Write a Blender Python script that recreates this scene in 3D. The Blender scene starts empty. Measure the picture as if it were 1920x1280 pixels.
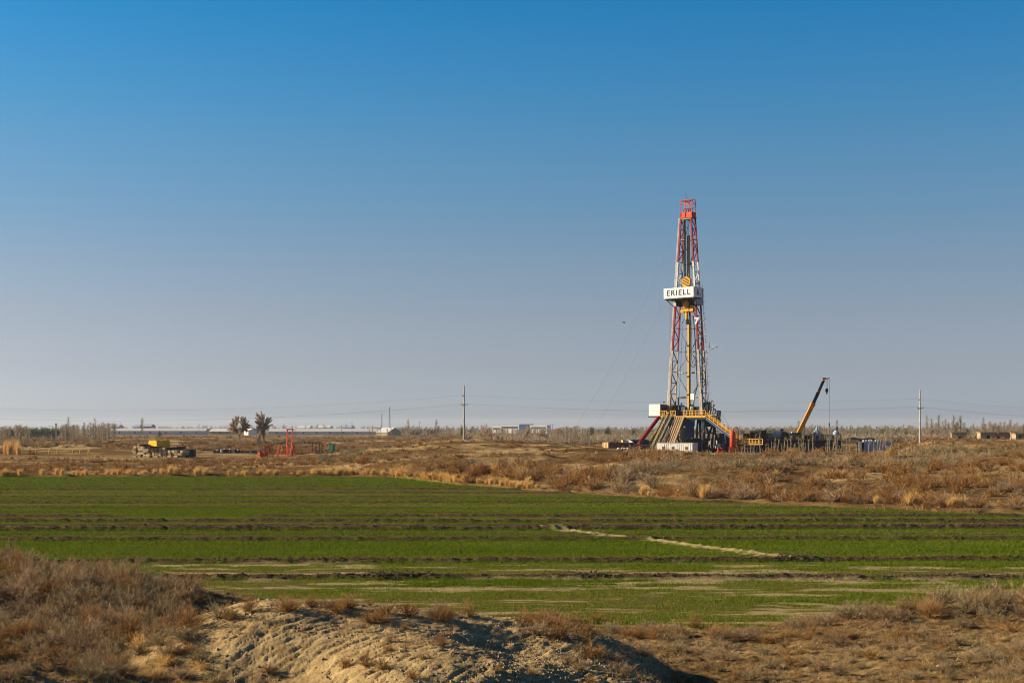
import bpy, math, random
import numpy as np
from mathutils import Vector, Matrix

# ------------------------------------------------------------------ camera, sky, sun
S = bpy.context.scene
C = S.collection
R = math.radians
FPX, HZ, CAMZ = 2667.0, 803.0, 6.0          # focal length in 1920-px units, horizon row, eye height
cam_d = bpy.data.cameras.new("camera")
cam = bpy.data.objects.new("camera", cam_d)
C.objects.link(cam)
cam.location = (0, 0, CAMZ)
cam.rotation_euler = (R(90), 0, 0)
cam_d.sensor_width = 36.0
cam_d.lens = 50.0
cam_d.shift_y = (HZ - 640.0) / 1920.0
cam_d.clip_start = 0.5
cam_d.clip_end = 30000.0
S.camera = cam

SUN_EL, SUN_BACK = 21.0, 9.0                # elevation; degrees beyond due left
SE, SA = R(SUN_EL), R(SUN_BACK)
sdir = Vector((-math.cos(SA) * math.cos(SE), math.sin(SA) * math.cos(SE), math.sin(SE)))
sun_d = bpy.data.lights.new("sun", 'SUN')
sun_d.energy = 5.0
sun_d.angle = R(0.5)
sun_d.color = (1.0, 0.80, 0.54)
sun = bpy.data.objects.new("sun", sun_d)
C.objects.link(sun)
sun.rotation_euler = (-sdir).to_track_quat('-Z', 'Y').to_euler()
sun.location = (-60, 20, 40)

W = bpy.data.worlds.new("World")
S.world = W
W.use_nodes = True
nt = W.node_tree
for n in list(nt.nodes):
    nt.nodes.remove(n)
N, L = nt.nodes.new, nt.links.new
sky = N('ShaderNodeTexSky')
sky.sky_type = 'NISHITA'
sky.sun_disc = False
sky.sun_elevation = SE
sky.sun_rotation = math.atan2(sdir.x, sdir.y)
sky.altitude = 0
sky.air_density = 1.0
sky.dust_density = 1.2
sky.ozone_density = 2.5
tc = N('ShaderNodeTexCoord')
sep = N('ShaderNodeSeparateXYZ')
L(tc.outputs['Generated'], sep.inputs[0])
ramp = N('ShaderNodeValToRGB')             # clear desert sky: deep blue aloft, pale dust near the horizon
cr = ramp.color_ramp
cr.interpolation = 'LINEAR'
SKYRAMP = [(0.0, (0.6376, 0.8274, 1.494)), (0.003, (0.6376, 0.8274, 1.494)), (0.0161, (0.8614, 1.0248, 1.6269)), (0.0423, (0.7544, 0.7839, 1.118)), (0.0759, (0.7124, 0.6935, 0.8689)), (0.1129, (0.6325, 0.6807, 0.8157)), (0.1494, (0.5085, 0.6885, 0.8389)), (0.1853, (0.403, 0.7107, 0.8875)), (0.2205, (0.2702, 0.7191, 0.9487)), (0.2515, (0.177, 0.7084, 1.0042)), (0.2817, (0.0976, 0.6948, 1.0239)), (0.45, (0.06, 0.32, 0.6)), (1.0, (0.04, 0.22, 0.45))]
cr.elements[0].position = SKYRAMP[0][0]
cr.elements[0].color = SKYRAMP[0][1] + (1,)
cr.elements[1].position = SKYRAMP[-1][0]
cr.elements[1].color = SKYRAMP[-1][1] + (1,)
for p, c in SKYRAMP[1:-1]:
    e = cr.elements.new(p)
    e.color = c + (1,)
L(sep.outputs['Z'], ramp.inputs[0])
mul = N('ShaderNodeMix')
mul.data_type = 'RGBA'
mul.blend_type = 'MULTIPLY'
mul.inputs[0].default_value = 1.0
L(sky.outputs[0], mul.inputs[6])
L(ramp.outputs[0], mul.inputs[7])
bg = N('ShaderNodeBackground')
bg.inputs['Strength'].default_value = 0.0585
L(mul.outputs[2], bg.inputs['Color'])
out = N('ShaderNodeOutputWorld')
L(bg.outputs[0], out.inputs['Surface'])

S.view_settings.view_transform = 'Standard'
S.view_settings.look = 'None'
S.view_settings.exposure = 1.15
S.view_settings.gamma = 1.0
S.cycles.use_denoising = True
S.cycles.filter_width = 1.05
S.cycles.max_bounces = 6
S.cycles.diffuse_bounces = 3
S.cycles.volume_bounces = 1
S.cycles.transparent_max_bounces = 8

rnd = random.Random(7)
RG = np.random.default_rng(11)

# ------------------------------------------------------------------ materials
def mat(name, col, rough=0.8, metal=0.0, var=0.12, scale=3.0, streak=1.0, bump=0.0, spec=0.12, dirt=None, dirt_amt=0.3):
    """painted / plain surface with patchy tone, vertical streaks and dirt"""
    m = bpy.data.materials.new(name)
    m.use_nodes = True
    t = m.node_tree
    b = t.nodes['Principled BSDF']
    b.inputs['Roughness'].default_value = rough
    b.inputs['Metallic'].default_value = metal
    b.inputs['Specular IOR Level'].default_value = spec
    n, l = t.nodes.new, t.links.new
    co = n('ShaderNodeTexCoord')
    mp = n('ShaderNodeMapping')
    mp.inputs['Scale'].default_value = (scale, scale, scale / max(streak, .01))
    l(co.outputs['Object'], mp.inputs[0])
    nz = n('ShaderNodeTexNoise')
    nz.inputs['Scale'].default_value = 1.0
    nz.inputs['Detail'].default_value = 5.0
    l(mp.outputs[0], nz.inputs['Vector'])
    rr = n('ShaderNodeValToRGB')
    k0, k1 = 1 - var * 2, 1 + var
    rr.color_ramp.elements[0].position = 0.3
    rr.color_ramp.elements[1].position = 0.7
    rr.color_ramp.elements[0].color = tuple(max(0, c * k0) for c in col) + (1,)
    rr.color_ramp.elements[1].color = tuple(min(1, c * k1) for c in col) + (1,)
    l(nz.outputs[0], rr.inputs[0])
    src = rr.outputs[0]
    if dirt is not None:
        n2 = n('ShaderNodeTexNoise')
        n2.inputs['Scale'].default_value = scale * 0.6
        n2.inputs['Detail'].default_value = 8.0
        l(co.outputs['Object'], n2.inputs['Vector'])
        r2 = n('ShaderNodeValToRGB')
        r2.color_ramp.elements[0].position = 0.62 - dirt_amt * 0.4
        r2.color_ramp.elements[1].position = 0.72
        l(n2.outputs[0], r2.inputs[0])
        mx = n('ShaderNodeMix')
        mx.data_type = 'RGBA'
        l(r2.outputs[0], mx.inputs[0])
        l(src, mx.inputs[6])
        mx.inputs[7].default_value = dirt + (1,)
        src = mx.outputs[2]
    l(src, b.inputs['Base Color'])
    if bump:
        bp = n('ShaderNodeBump')
        bp.inputs['Strength'].default_value = bump
        bp.inputs['Distance'].default_value = 0.03
        l(nz.outputs[0], bp.inputs['Height'])
        l(bp.outputs[0], b.inputs['Normal'])
    return m

VK = 1.0
def veg(name, stops, trans=0.15):
    stops = [tuple(c * VK for c in s_) for s_ in stops]
    """twigs / blades: colour picked by the per-twig 'tint' attribute and by the object"""
    m = bpy.data.materials.new(name)
    m.use_nodes = True
    t = m.node_tree
    b = t.nodes['Principled BSDF']
    b.inputs['Roughness'].default_value = 0.9
    b.inputs['Specular IOR Level'].default_value = 0.0
    n, l = t.nodes.new, t.links.new
    at = n('ShaderNodeAttribute')
    at.attribute_name = 'tint'
    oi = n('ShaderNodeObjectInfo')
    ad = n('ShaderNodeMath')
    ad.operation = 'MULTIPLY_ADD'
    l(oi.outputs['Random'], ad.inputs[0])
    ad.inputs[1].default_value = 0.35
    l(at.outputs['Fac'], ad.inputs[2])
    rr = n('ShaderNodeValToRGB')
    e = rr.color_ramp.elements
    e[0].position, e[0].color = 0.0, stops[0] + (1,)
    e[1].position, e[1].color = 1.2 if False else 1.0, stops[-1] + (1,)
    for i, s in enumerate(stops[1:-1], 1):
        x = e.new(i / (len(stops) - 1))
        x.color = s + (1,)
    sc = n('ShaderNodeMath')
    sc.operation = 'MULTIPLY'
    sc.inputs[1].default_value = 0.75
    l(ad.outputs[0], sc.inputs[0])
    l(sc.outputs[0], rr.inputs[0])
    l(rr.outputs[0], b.inputs['Base Color'])
    if trans:
        tr = n('ShaderNodeBsdfTranslucent')
        l(rr.outputs[0], tr.inputs['Color'])
        mx = n('ShaderNodeMixShader')
        mx.inputs[0].default_value = trans
        l(b.outputs[0], mx.inputs[1])
        l(tr.outputs[0], mx.inputs[2])
        l(mx.outputs[0], t.nodes['Material Output'].inputs['Surface'])
    return m

# ------------------------------------------------------------------ object helpers
def tag(o, label=None, cat=None, group=None, kind=None):
    if label: o['label'] = label
    if cat: o['category'] = cat
    if group: o['group'] = group
    if kind or cat: o['kind'] = kind or 'thing'
    return o

def np_mesh(name, V, F, m=None, tint=None, smooth=False, col=None):
    V = np.asarray(V, dtype=np.float32)
    F = np.asarray(F, dtype=np.int32)
    k = F.shape[1]
    me = bpy.data.meshes.new(name)
    me.vertices.add(len(V))
    me.vertices.foreach_set('co', V.ravel())
    me.loops.add(F.size)
    me.loops.foreach_set('vertex_index', F.ravel())
    me.polygons.add(len(F))
    me.polygons.foreach_set('loop_start', np.arange(0, F.size, k, dtype=np.int32))
    try:
        me.polygons.foreach_set('loop_total', np.full(len(F), k, dtype=np.int32))
    except Exception:
        pass
    me.polygons.foreach_set('use_smooth', np.full(len(F), smooth, dtype=bool))
    if tint is not None:
        a = me.attributes.new('tint', 'FLOAT', 'POINT')
        a.data.foreach_set('value', np.asarray(tint, dtype=np.float32))
    if col is not None:
        a = me.attributes.new('cover', 'FLOAT_COLOR', 'POINT')
        a.data.foreach_set('color', np.asarray(col, dtype=np.float32).ravel())
    me.update(calc_edges=True)
    if m: me.materials.append(m)
    return me

def link(name, me, parent=None):
    o = bpy.data.objects.new(name, me)
    C.objects.link(o)
    if parent is not None: o.parent = parent
    return o

def empty(name, loc, rz=0.0):
    o = bpy.data.objects.new(name, None)
    o.empty_display_size = 0.3
    C.objects.link(o)
    o.location = loc
    o.rotation_euler = (0, 0, rz)
    return o

class MB:
    """collects solid pieces of ONE part"""
    def __init__(s):
        s.v, s.f = [], []
    def add(s, vs, fs):
        b = len(s.v)
        s.v += [tuple(v) for v in vs]
        s.f += [tuple(i + b for i in f) for f in fs]
        return s
    def each(s, name, m, parent, k=8, nf=6):
        """one object per box or beam"""
        for i in range(len(s.v) // k):
            q = MB()
            q.v = s.v[i * k:(i + 1) * k]
            q.f = [tuple(a - i * k for a in f) for f in s.f[i * nf:(i + 1) * nf]]
            q.build(name, m, parent)
    def box(s, c, d, rz=0.0):
        cx, cy, cz = c
        ca, sa = math.cos(rz), math.sin(rz)
        vs = []
        for z in (-.5, .5):
            for x, y in ((-.5, -.5), (.5, -.5), (.5, .5), (-.5, .5)):
                X, Y = x * d[0], y * d[1]
                vs.append((cx + X * ca - Y * sa, cy + X * sa + Y * ca, cz + z * d[2]))
        return s.add(vs, [(3, 2, 1, 0), (4, 5, 6, 7), (0, 1, 5, 4), (1, 2, 6, 5), (2, 3, 7, 6), (3, 0, 4, 7)])
    def beam(s, p, q, w, h=None):
        h = h or w
        p, q = Vector(p), Vector(q)
        d = (q - p)
        if d.length < 1e-6: return s
        d.normalize()
        up = Vector((0, 0, 1)) if abs(d.z) < 0.95 else Vector((0, 1, 0))
        a = d.cross(up).normalized() * (w / 2)
        b = a.cross(d).normalized() * (h / 2)
        vs = [p - a - b, p + a - b, p + a + b, p - a + b, q - a - b, q + a - b, q + a + b, q - a + b]
        return s.add(vs, [(0, 1, 2, 3), (7, 6, 5, 4), (0, 4, 5, 1), (1, 5, 6, 2), (2, 6, 7, 3), (3, 7, 4, 0)])
    def tube(s, pts, r, n=8, r1=None):
        pts = [Vector(p) for p in pts]
        r1 = r if r1 is None else r1
        rings = []
        for i, p in enumerate(pts):
            a = pts[max(i - 1, 0)]
            b = pts[min(i + 1, len(pts) - 1)]
            d = (b - a).normalized()
            up = Vector((0, 0, 1)) if abs(d.z) < 0.9 else Vector((0, 1, 0))
            x = d.cross(up).normalized()
            y = x.cross(d).normalized()
            rr = r + (r1 - r) * i / max(len(pts) - 1, 1)
            rings.append([p + x * (rr * math.cos(2 * math.pi * k / n)) + y * (rr * math.sin(2 * math.pi * k / n)) for k in range(n)])
        vs = [v for g in rings for v in g]
        fs = []
        for i in range(len(pts) - 1):
            for k in range(n):
                fs.append((i * n + k, i * n + (k + 1) % n, (i + 1) * n + (k + 1) % n, (i + 1) * n + k))
        fs.append(tuple(range(n))[::-1])
        fs.append(tuple((len(pts) - 1) * n + k for k in range(n)))
        return s.add(vs, fs)
    def lathe(s, c, prof, n=16):
        """prof = [(r, z)...] bottom to top"""
        vs = [(c[0] + r * math.cos(2 * math.pi * k / n), c[1] + r * math.sin(2 * math.pi * k / n), c[2] + z) for r, z in prof for k in range(n)]
        fs = [(i * n + k, i * n + (k + 1) % n, (i + 1) * n + (k + 1) % n, (i + 1) * n + k) for i in range(len(prof) - 1) for k in range(n)]
        fs.append(tuple(range(n))[::-1])
        fs.append(tuple((len(prof) - 1) * n + k for k in range(n)))
        return s.add(vs, fs)
    def prism(s, poly, p0, p1):
        """poly = points (a, b) read as (x, z); extruded in y from p0 to p1"""
        n = len(poly)
        vs = [(x, p0, z) for x, z in poly] + [(x, p1, z) for x, z in poly]
        fs = [tuple(range(n)), tuple(range(2 * n - 1, n - 1, -1))]
        fs += [(i, i + n, (i + 1) % n + n, (i + 1) % n) for i in range(n)]
        return s.add(vs, fs)
    def build(s, name, m, parent=None, smooth=False, bevel=0.0):
        me = bpy.data.meshes.new(name)
        me.from_pydata(s.v, [], s.f)
        me.materials.append(m)
        if smooth:
            me.polygons.foreach_set('use_smooth', [True] * len(me.polygons))
        me.update()
        o = link(name, me, parent)
        if bevel:
            md = o.modifiers.new('bevel', 'BEVEL')
            md.width = bevel
            md.segments = 2
        return o

# ------------------------------------------------------------------ noise
def _hash(ix, iy, s):
    n = ix.astype(np.int64) * 374761393 + iy.astype(np.int64) * 668265263 + int(s) * 974634777
    n = (n ^ (n >> 13)) * 1274126177
    n = n & 0x7fffffffffff
    return ((n ^ (n >> 16)) & 0xffff) / 65535.0

def vn(x, y, s=0):
    ix, iy = np.floor(x), np.floor(y)
    fx, fy = x - ix, y - iy
    fx = fx * fx * fx * (fx * (fx * 6 - 15) + 10)
    fy = fy * fy * fy * (fy * (fy * 6 - 15) + 10)
    a, b = _hash(ix, iy, s), _hash(ix + 1, iy, s)
    c, d = _hash(ix, iy + 1, s), _hash(ix + 1, iy + 1, s)
    return (a + (b - a) * fx) * (1 - fy) + (c + (d - c) * fx) * fy

def fbm(x, y, s=0, o=4, g=0.5):
    t, a, k = 0, 1.0, 0
    for i in range(o):
        t = t + a * (vn(x * 2 ** i, y * 2 ** i, s + i * 17) - 0.5)
        a *= g
    return t

def sst(a, b, x):
    t = np.clip((x - a) / (b - a), 0, 1)
    return t * t * (3 - 2 * t)

# ------------------------------------------------------------------ terrain
FE = [(-900, 893), (0, 894), (640, 894), (740, 896), (800, 903), (860, 910), (930, 914), (1000, 920), (1100, 927), (1200, 934), (1300, 940), (1400, 942),
      (1500, 947), (1560, 950), (1700, 957), (1800, 962), (1920, 966), (2700, 985)]
NE = [(-900, 75), (-200, 68), (0, 60), (200, 56), (400, 50), (700, 46), (1000, 44.5), (1440, 43), (1600, 45), (1920, 50), (2700, 56)]
def far_edge(px, x):
    y = 16002.0 / (np.interp(px, [a for a, b in FE], [b for a, b in FE]) - HZ)
    return y + 1.2 * (vn(x * 0.13, x * 0 + 3, 5) - 0.5) * 2 + 0.5 * (vn(x * 0.6, x * 0, 6) - 0.5)
def near_edge(px, x):
    return np.interp(px, [a for a, b in NE], [b for a, b in NE]) + 2.4 * (vn(x * 0.22, x * 0 + 3, 8) - 0.5) + 0.8 * (vn(x * 0.9, x * 0, 9) - .5)

TC = [-500, 0, 300, 620, 700, 850, 1000, 1150, 1300, 1450, 1600, 1690, 1750, 1920, 2500]
TR = [60, 100, 120, 140, 165, 200, 240, 270, 300, 360, 450, 600, 1200]
TZ = np.array([
    # -500  0    300  620  700  850  1000 1150 1300 1450 1600 1750 1920 2500
    [0.0, 0.0, 0.0, 0.0, 0.0, 0.0, 0.0, 0.0, 0.0, 0.0, 0.0, 0.0, 0.0, 0.0, 0.0],     # 60
    [0.0, 0.0, 0.0, 0.0, 0.0, 0.0, 0.0, 0.0, 0.1, 0.2, 0.4, 0.5, 0.6, 0.7, 0.8],     # 100
    [0.0, 0.0, 0.0, 0.0, 0.0, 0.0, 0.2, 0.3, 0.6, 0.8, 1.2, 1.3, 1.4, 1.6, 1.8],     # 120
    [0.0, 0.0, 0.0, 0.0, 0.1, 0.3, 0.7, 0.9, 1.3, 1.6, 1.9, 2.1, 2.2, 2.7, 3.0],     # 140
    [0.0, 0.0, 0.0, 0.1, 0.5, 1.0, 1.3, 1.5, 1.8, 1.9, 2.1, 2.2, 2.5, 3.3, 4.0],     # 165
    [0.1, 0.2, 0.2, 0.5, 1.4, 2.2, 2.2, 2.1, 2.0, 1.9, 1.8, 1.6, 2.8, 3.3, 4.0],     # 200
    [0.1, 0.2, 0.2, 0.9, 2.3, 3.1, 2.8, 2.1, 1.6, 1.2, 1.1, 1.2, 3.0, 3.2, 4.2],     # 240
    [0.0, 0.0, 0.0, 0.5, 1.9, 3.5, 3.1, 1.9, 1.1, 0.8, 0.9, 0.9, 3.1, 3.0, 4.0],     # 270
    [0.0, 0.0, 0.0, 0.0, 1.2, 3.4, 2.8, 1.5, .85, 0.7, 0.7, 0.7, 3.0, 2.8, 3.6],     # 300
    [0.0, 0.0, 0.0, 0.0, 0.5, 2.0, 1.8, 1.0, .85, 0.6, 0.6, 0.7, 2.5, 2.8, 3.2],     # 360
    [0.3, 0.3, 0.2, 0.2, 0.4, 1.0, 1.0, 0.8, 0.8, 0.8, 1.0, 1.2, 2.0, 2.0, 2.2],     # 450
    [0.2, 0.2, 0.2, 0.2, 0.2, 0.4, 0.6, 0.7, 0.7, 0.7, 0.8, 0.8, 1.0, 1.0, 1.0],     # 600
    [0.0, 0.0, 0.0, 0.0, 0.0, 0.0, 0.0, 0.0, 0.0, 0.0, 0.0, 0, 0.0, 0.0, 0.0]])    # 1200
def _seg(v, knots):
    k = np.asarray(knots, float)
    i = np.clip(np.searchsorted(k, v) - 1, 0, len(k) - 2)
    t = np.clip((v - k[i]) / (k[i + 1] - k[i]), 0, 1)
    return i, t * t * (3 - 2 * t) * 0.5 + t * 0.5
def table(px, y):
    ic, tc_ = _seg(px, TC)
    ir, tr_ = _seg(y, TR)
    a = TZ[ir, ic] * (1 - tc_) + TZ[ir, ic + 1] * tc_
    b = TZ[ir + 1, ic] * (1 - tc_) + TZ[ir + 1, ic + 1] * tc_
    return a * (1 - tr_) + b * tr_

BUNDS0 = [(911.5, 911.5, .13, .35), (937.5, 937, .10, .3), (961, 960, .10, .28), (985.5, 984, .12, .3), (1003, 1001.5, .08, .25), (900, 900, .12, .3), (906, 906, .10, .3), (918.5, 918.5, .24, .5), (924, 926, .22, .5), (931.5, 933, .16, .4), (943, 941, .2, .5),
         (952, 952.5, .14, .45), (969, 968, .24, .4), (979, 979, .27, .45), (995, 990.5, .30, .45), (1013.5, 1011.5, .24, .42),
         (1056, 1050, .24, .36), (1085, 1083.5, .22, .34)]
BUNDS = [(a, b, h * (.85 if a > 1000 else .9), w * (.72 if a > 1000 else .62)) for a, b, h, w in BUNDS0]
DRY = ([893, 917, 918.6, 923.9, 924, 931, 932, 942, 943, 951.5, 952.5, 968, 969, 992, 993, 1012, 1013, 1030, 1053, 1056, 1084, 1110, 1300],
       [.05, .05, .7, .7, .5, .5, .12, .12, .55, .5, .1, .12, .52, .45, .15, .15, .12, .16, .22, .5, .42, .42, .28])
PATH = [((1.6, 86.2), (6.7, 77.2)), ((7.3, 76.0), (13.3, 64.6))]
def seg_dist(x, y, a, b):
    dx, dy = b[0] - a[0], b[1] - a[1]
    l2 = dx * dx + dy * dy
    t = np.clip(((x - a[0]) * dx + (y - a[1]) * dy) / l2, 0, 1)
    qx, qy = a[0] + t * dx, a[1] + t * dy
    s = ((x - qx) * dy - (y - qy) * dx) / math.sqrt(l2)
    return np.hypot(x - qx, y - qy), s

MOUND = [(-4.7, 30.2, 3.4, 4.8, 1.45), (-2.0, 31.2, 3.6, 4.0, 1.28), (0.7, 31.0, 3.0, 3.4, 1.0), (-1.2, 26.2, 2.9, 3.2, 0.95), (-2.6, 28.6, 3.0, 4.0, 1.15), (0.9, 27.2, 2.6, 2.6, 0.62)]
def mound_h(x, y):
    t = 0
    for cx, cy, rx, ry, h in MOUND:
        d = ((x - cx) / rx) ** 2 + ((y - cy) / ry) ** 2
        t = t + np.clip(h * np.clip(1 - d, 0, 1) ** 0.9, 0, None) ** 4
    return t ** 0.25

def terrain(x, y, full=False):
    """ground height; with full=True also the cover masks"""
    x = np.asarray(x, float)
    y = np.asarray(y, float)
    px = 960 + FPX * x / np.maximum(y, 1)
    ye, yn = far_edge(px, x), near_edge(px, x)
    infield = (y > yn) & (y < ye)
    z = np.zeros(np.broadcast(x, y).shape)
    # beyond the field
    far = sst(0, 14, y - ye)
    z += table(px, y) * far
    rough = np.clip((y - ye) / 10, 0, 1) * (1 - 0.75 * sst(330, 520, y)) * (0.35 + 0.65 * sst(620, 760, px))
    z += rough * (1.1 * fbm(x / 14, y / 14, 21, 4) + 0.25 * fbm(x / 2.2, y / 2.2, 31, 2))
    lip = np.exp(-((y - ye - 1.4) / 1.0) ** 2) * 0.3 * (0.4 + vn(x * 0.8, y * 0.3, 41))
    z += lip * (y > ye - 3)
    # spoil heaps in the middle distance on the left
    heap = 0
    for (cy, h, p0, p1, s) in ((430, 3.0, -300, 235, 1), (520, 1.7, 150, 760, 2), (620, 1.8, 200, 800, 3), (400, 1.1, -200, 330, 4), (750, 2.0, 100, 860, 5)):
        cyw = cy + 26 * (vn(x / 60, x * 0, 50 + s) - .5)
        m = sst(p0 - 60, p0 + 20, px) * (1 - sst(p1 - 20, p1 + 60, px))
        prof = np.exp(-((y - cyw) / 5.0) ** 2)
        heap = heap + m * prof * h * np.clip(0.25 + .45 * vn(x / 11, x * 0, 60 + s) + .75 * fbm(x / 3.4, y / 3, 75 + s, 4, .65), 0, 1) * .62
    z += heap
    # near side: slope up to the camera, shrub dune on the left, bare mound
    near = np.clip(yn - y, 0, None)
    zb = 0.05 * near
    dune = 0.95 * np.exp(-((x + 13.5) / 5.6) ** 2 - ((y - 41) / 7.0) ** 2) + 0.3 * np.exp(-((x + 9) / 3.0) ** 2 - ((y - 44) / 5) ** 2)
    dune = dune + 0.55 * np.exp(-((x - 13) / 3.2) ** 2 - ((y - 43) / 4.0) ** 2)
    dune = dune + 0.35 * np.exp(-((x + 11) / 4.0) ** 2 - ((y - 25.5) / 2.2) ** 2)
    nm = (y < yn)
    mh = mound_h(x, y)
    mm = np.clip(mh / 0.5, 0, 1)
    ca, sa = math.cos(R(52)), math.sin(R(52))
    ua, va = x * ca + y * sa, -x * sa + y * ca
    strie = 0.05 * fbm(ua * 0.3, va * 0.7, 81, 2) - 0.024 * sst(0.14, 0.30, fbm(ua * 2.6, va * 11, 83, 2)) - 0.013 * sst(0.12, 0.28, fbm(ua * 5.5, va * 20, 84, 2)) + .010 * fbm(ua * 1.1, va * 3, 86, 3)
    gully = -0.10 * np.clip(1 - np.abs(fbm(x * 0.35 + 9, y * 0.35, 87, 3)) * 9, 0, 1)
    lump = 0.085 * fbm(x * 1.7, y * 1.7, 85, 4, .55) * (0.06 + sst(-2.4, .5, x))
    clod = 0.055 * fbm(x * 5, y * 5, 91, 3)
    z += nm * (zb + dune * sst(0, 5, near) + mh + mm * (strie + gully * .3 + lump) + sst(0, 2, near) * (1 - mm * .85) * (0.20 * fbm(x / 3.2, y / 3.2, 95, 3) + 0.055 * fbm(x * 1.4, y * 1.4, 97, 3)) + clod * (1 - .75 * mm) * sst(0, 1.5, near))
    # field relief
    fm = infield * sst(0, 1.0, np.minimum(y - yn, ye - y))
    fz = 0.05 * fbm(x / 2.5, y / 1.2, 101, 3)
    soil = np.zeros(z.shape)
    pyl = np.clip(px, -900, 2800)
    for i, (a, b, h, w) in enumerate(BUNDS):
        pyc = a + (b - a) * pyl / 1920.0
        yc = 16002.0 / (pyc - HZ) + 0.35 * (vn(x * 0.05, x * 0, 110 + i) - .5) + 0.08 * (vn(x * 1.1, x * 0, 130 + i) - .5)
        q = np.exp(-((y - yc) / w) ** 2)
        gap = sst(0.03, 0.10, vn(x * 0.045 + 5 * i, x * 0, 150 + i))
        crest = 0.72 + 0.22 * vn(x * 1.1, y, 170 + i) + 0.36 * vn(x * 3.4, y * 2, 190 + i)
        fz = fz + 1.0 * h * q * crest * gap - 0.05 * np.exp(-((y - yc + w * 1.9) / (w * .6)) ** 2) * gap
        soil = np.maximum(soil, sst(0.28, 0.56, q * (0.6 + 0.8 * vn(x * 3, y * 3, 7))) * gap)
    pth = np.zeros(z.shape)
    for a, b in PATH:
        d, s = seg_dist(x, y, a, b)
        rr = np.exp(-((np.abs(s) - 0.42) / 0.24) ** 2) * (d < 1.6) * sst(1.3, .7, d * 1.0)
        rr = np.exp(-((s + .30) / .19) ** 2) * .12 + np.exp(-((s - .30) / .19) ** 2) * .08
        rr = rr * (np.abs(d - np.abs(s)) < 0.15)
        fz = fz + rr * (0.45 + 0.9 * vn(x * 3.3, y * 3.3, 210))
        pth = np.maximum(pth, sst(.66, 0.34, d + .45 * vn(x * 3, y * 3, 3) - .1))
    z += fm * fz
    if not full:
        return z
    py = HZ + 16002.0 / np.maximum(y, 1)
    dry = np.interp(py, DRY[0], DRY[1])
    xs, ys = x * 0.10, y * 0.42
    big = fbm(xs, ys, 221, 4)
    dry = dry * 1.12 + 0.8 * big * sst(.2, .5, dry) + 0.5 * big + 0.10 * fbm(x * 1.3, y * 3.0, 231, 2)
    bare = sst(0.10, 0.50, 1.15 * fbm(x * 0.30, y * 1.25, 241, 5, .6) + 0.25 * fbm(x * 1.1, y * 3.5, 242, 3) + 0.17 * sst(1050, 1075, py) + .05 * sst(1100, 1190, py) - 0.06) * sst(1040, 1060, py) * .85
    bare = bare * (1 - .8 * sst(300, 250, px) * sst(1040, 1060, py))
    return z, infield, np.clip(dry, 0, 1), np.clip(np.maximum(soil, 0), 0, 1), bare, pth, mm * nm, far, px, nm

def gz(x, y):
    return float(terrain(np.array([x]), np.array([y]))[0])
_YS = np.concatenate([np.arange(20, 120, .1), np.arange(120, 400, .25), np.arange(400, 3000, 2)])
def at_pix(px, py):
    """first ground point met along a line of sight"""
    u = (px - 960) / FPX
    h = terrain(u * _YS, _YS)
    ray = CAMZ - (py - HZ) / FPX * _YS
    i = np.argmax(h >= ray)
    y = _YS[i] if (h >= ray).any() else 3000.0
    return (u * y, float(y), float(h[i]))
def at_y(px, y, dz=0.0):
    x = (px - 960) / FPX * y
    return (x, y, gz(x, y) + dz)

# one continuous sheet, cut into named regions
us = np.concatenate([np.linspace(-1.3, -0.48, 60)[:-1], np.linspace(-0.48, 0.48, 1000), np.linspace(0.48, 1.3, 60)[1:]])
ys = [12.0]
while ys[-1] < 9000:
    y = ys[-1]
    if y < 22: d = 0.15
    elif y < 46: d = 0.06 + (y - 22) * 0.0012
    elif y < 185: d = 0.10 + (y - 46) * 0.0011
    elif y < 330: d = 0.45
    else: d = max(0.6, (y - 330) * 0.012 + 0.6)
    ys.append(y + d)
ys = np.array(ys)
U, Y = np.meshgrid(us, ys)
X = U * Y
Z, infield, dry, soil, bare, pth, mm, farm, PX, nm = terrain(X, Y, True)
nr, nc = X.shape
V = np.stack([X, Y, Z], -1).reshape(-1, 3)
idx = np.arange(nr * nc).reshape(nr, nc)
Q = np.stack([idx[:-1, :-1], idx[:-1, 1:], idx[1:, 1:], idx[1:, :-1]], -1).reshape(-1, 4)
qf = infield[:-1, :-1].reshape(-1)
qm = (mm[:-1, :-1] > 0.25).reshape(-1)
qp = (pth[:-1, :-1] > 0.5).reshape(-1) & qf
def sub_sheet(name, sel, cols, m):
    q = Q[sel]
    used = np.unique(q)
    rm = np.full(len(V), -1, np.int32)
    rm[used] = np.arange(len(used))
    me = np_mesh(name, V[used], rm[q], m, smooth=True, col=cols.reshape(-1, 4)[used])
    o = link(name, me)
    tag(o, kind='structure')
    return o

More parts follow.
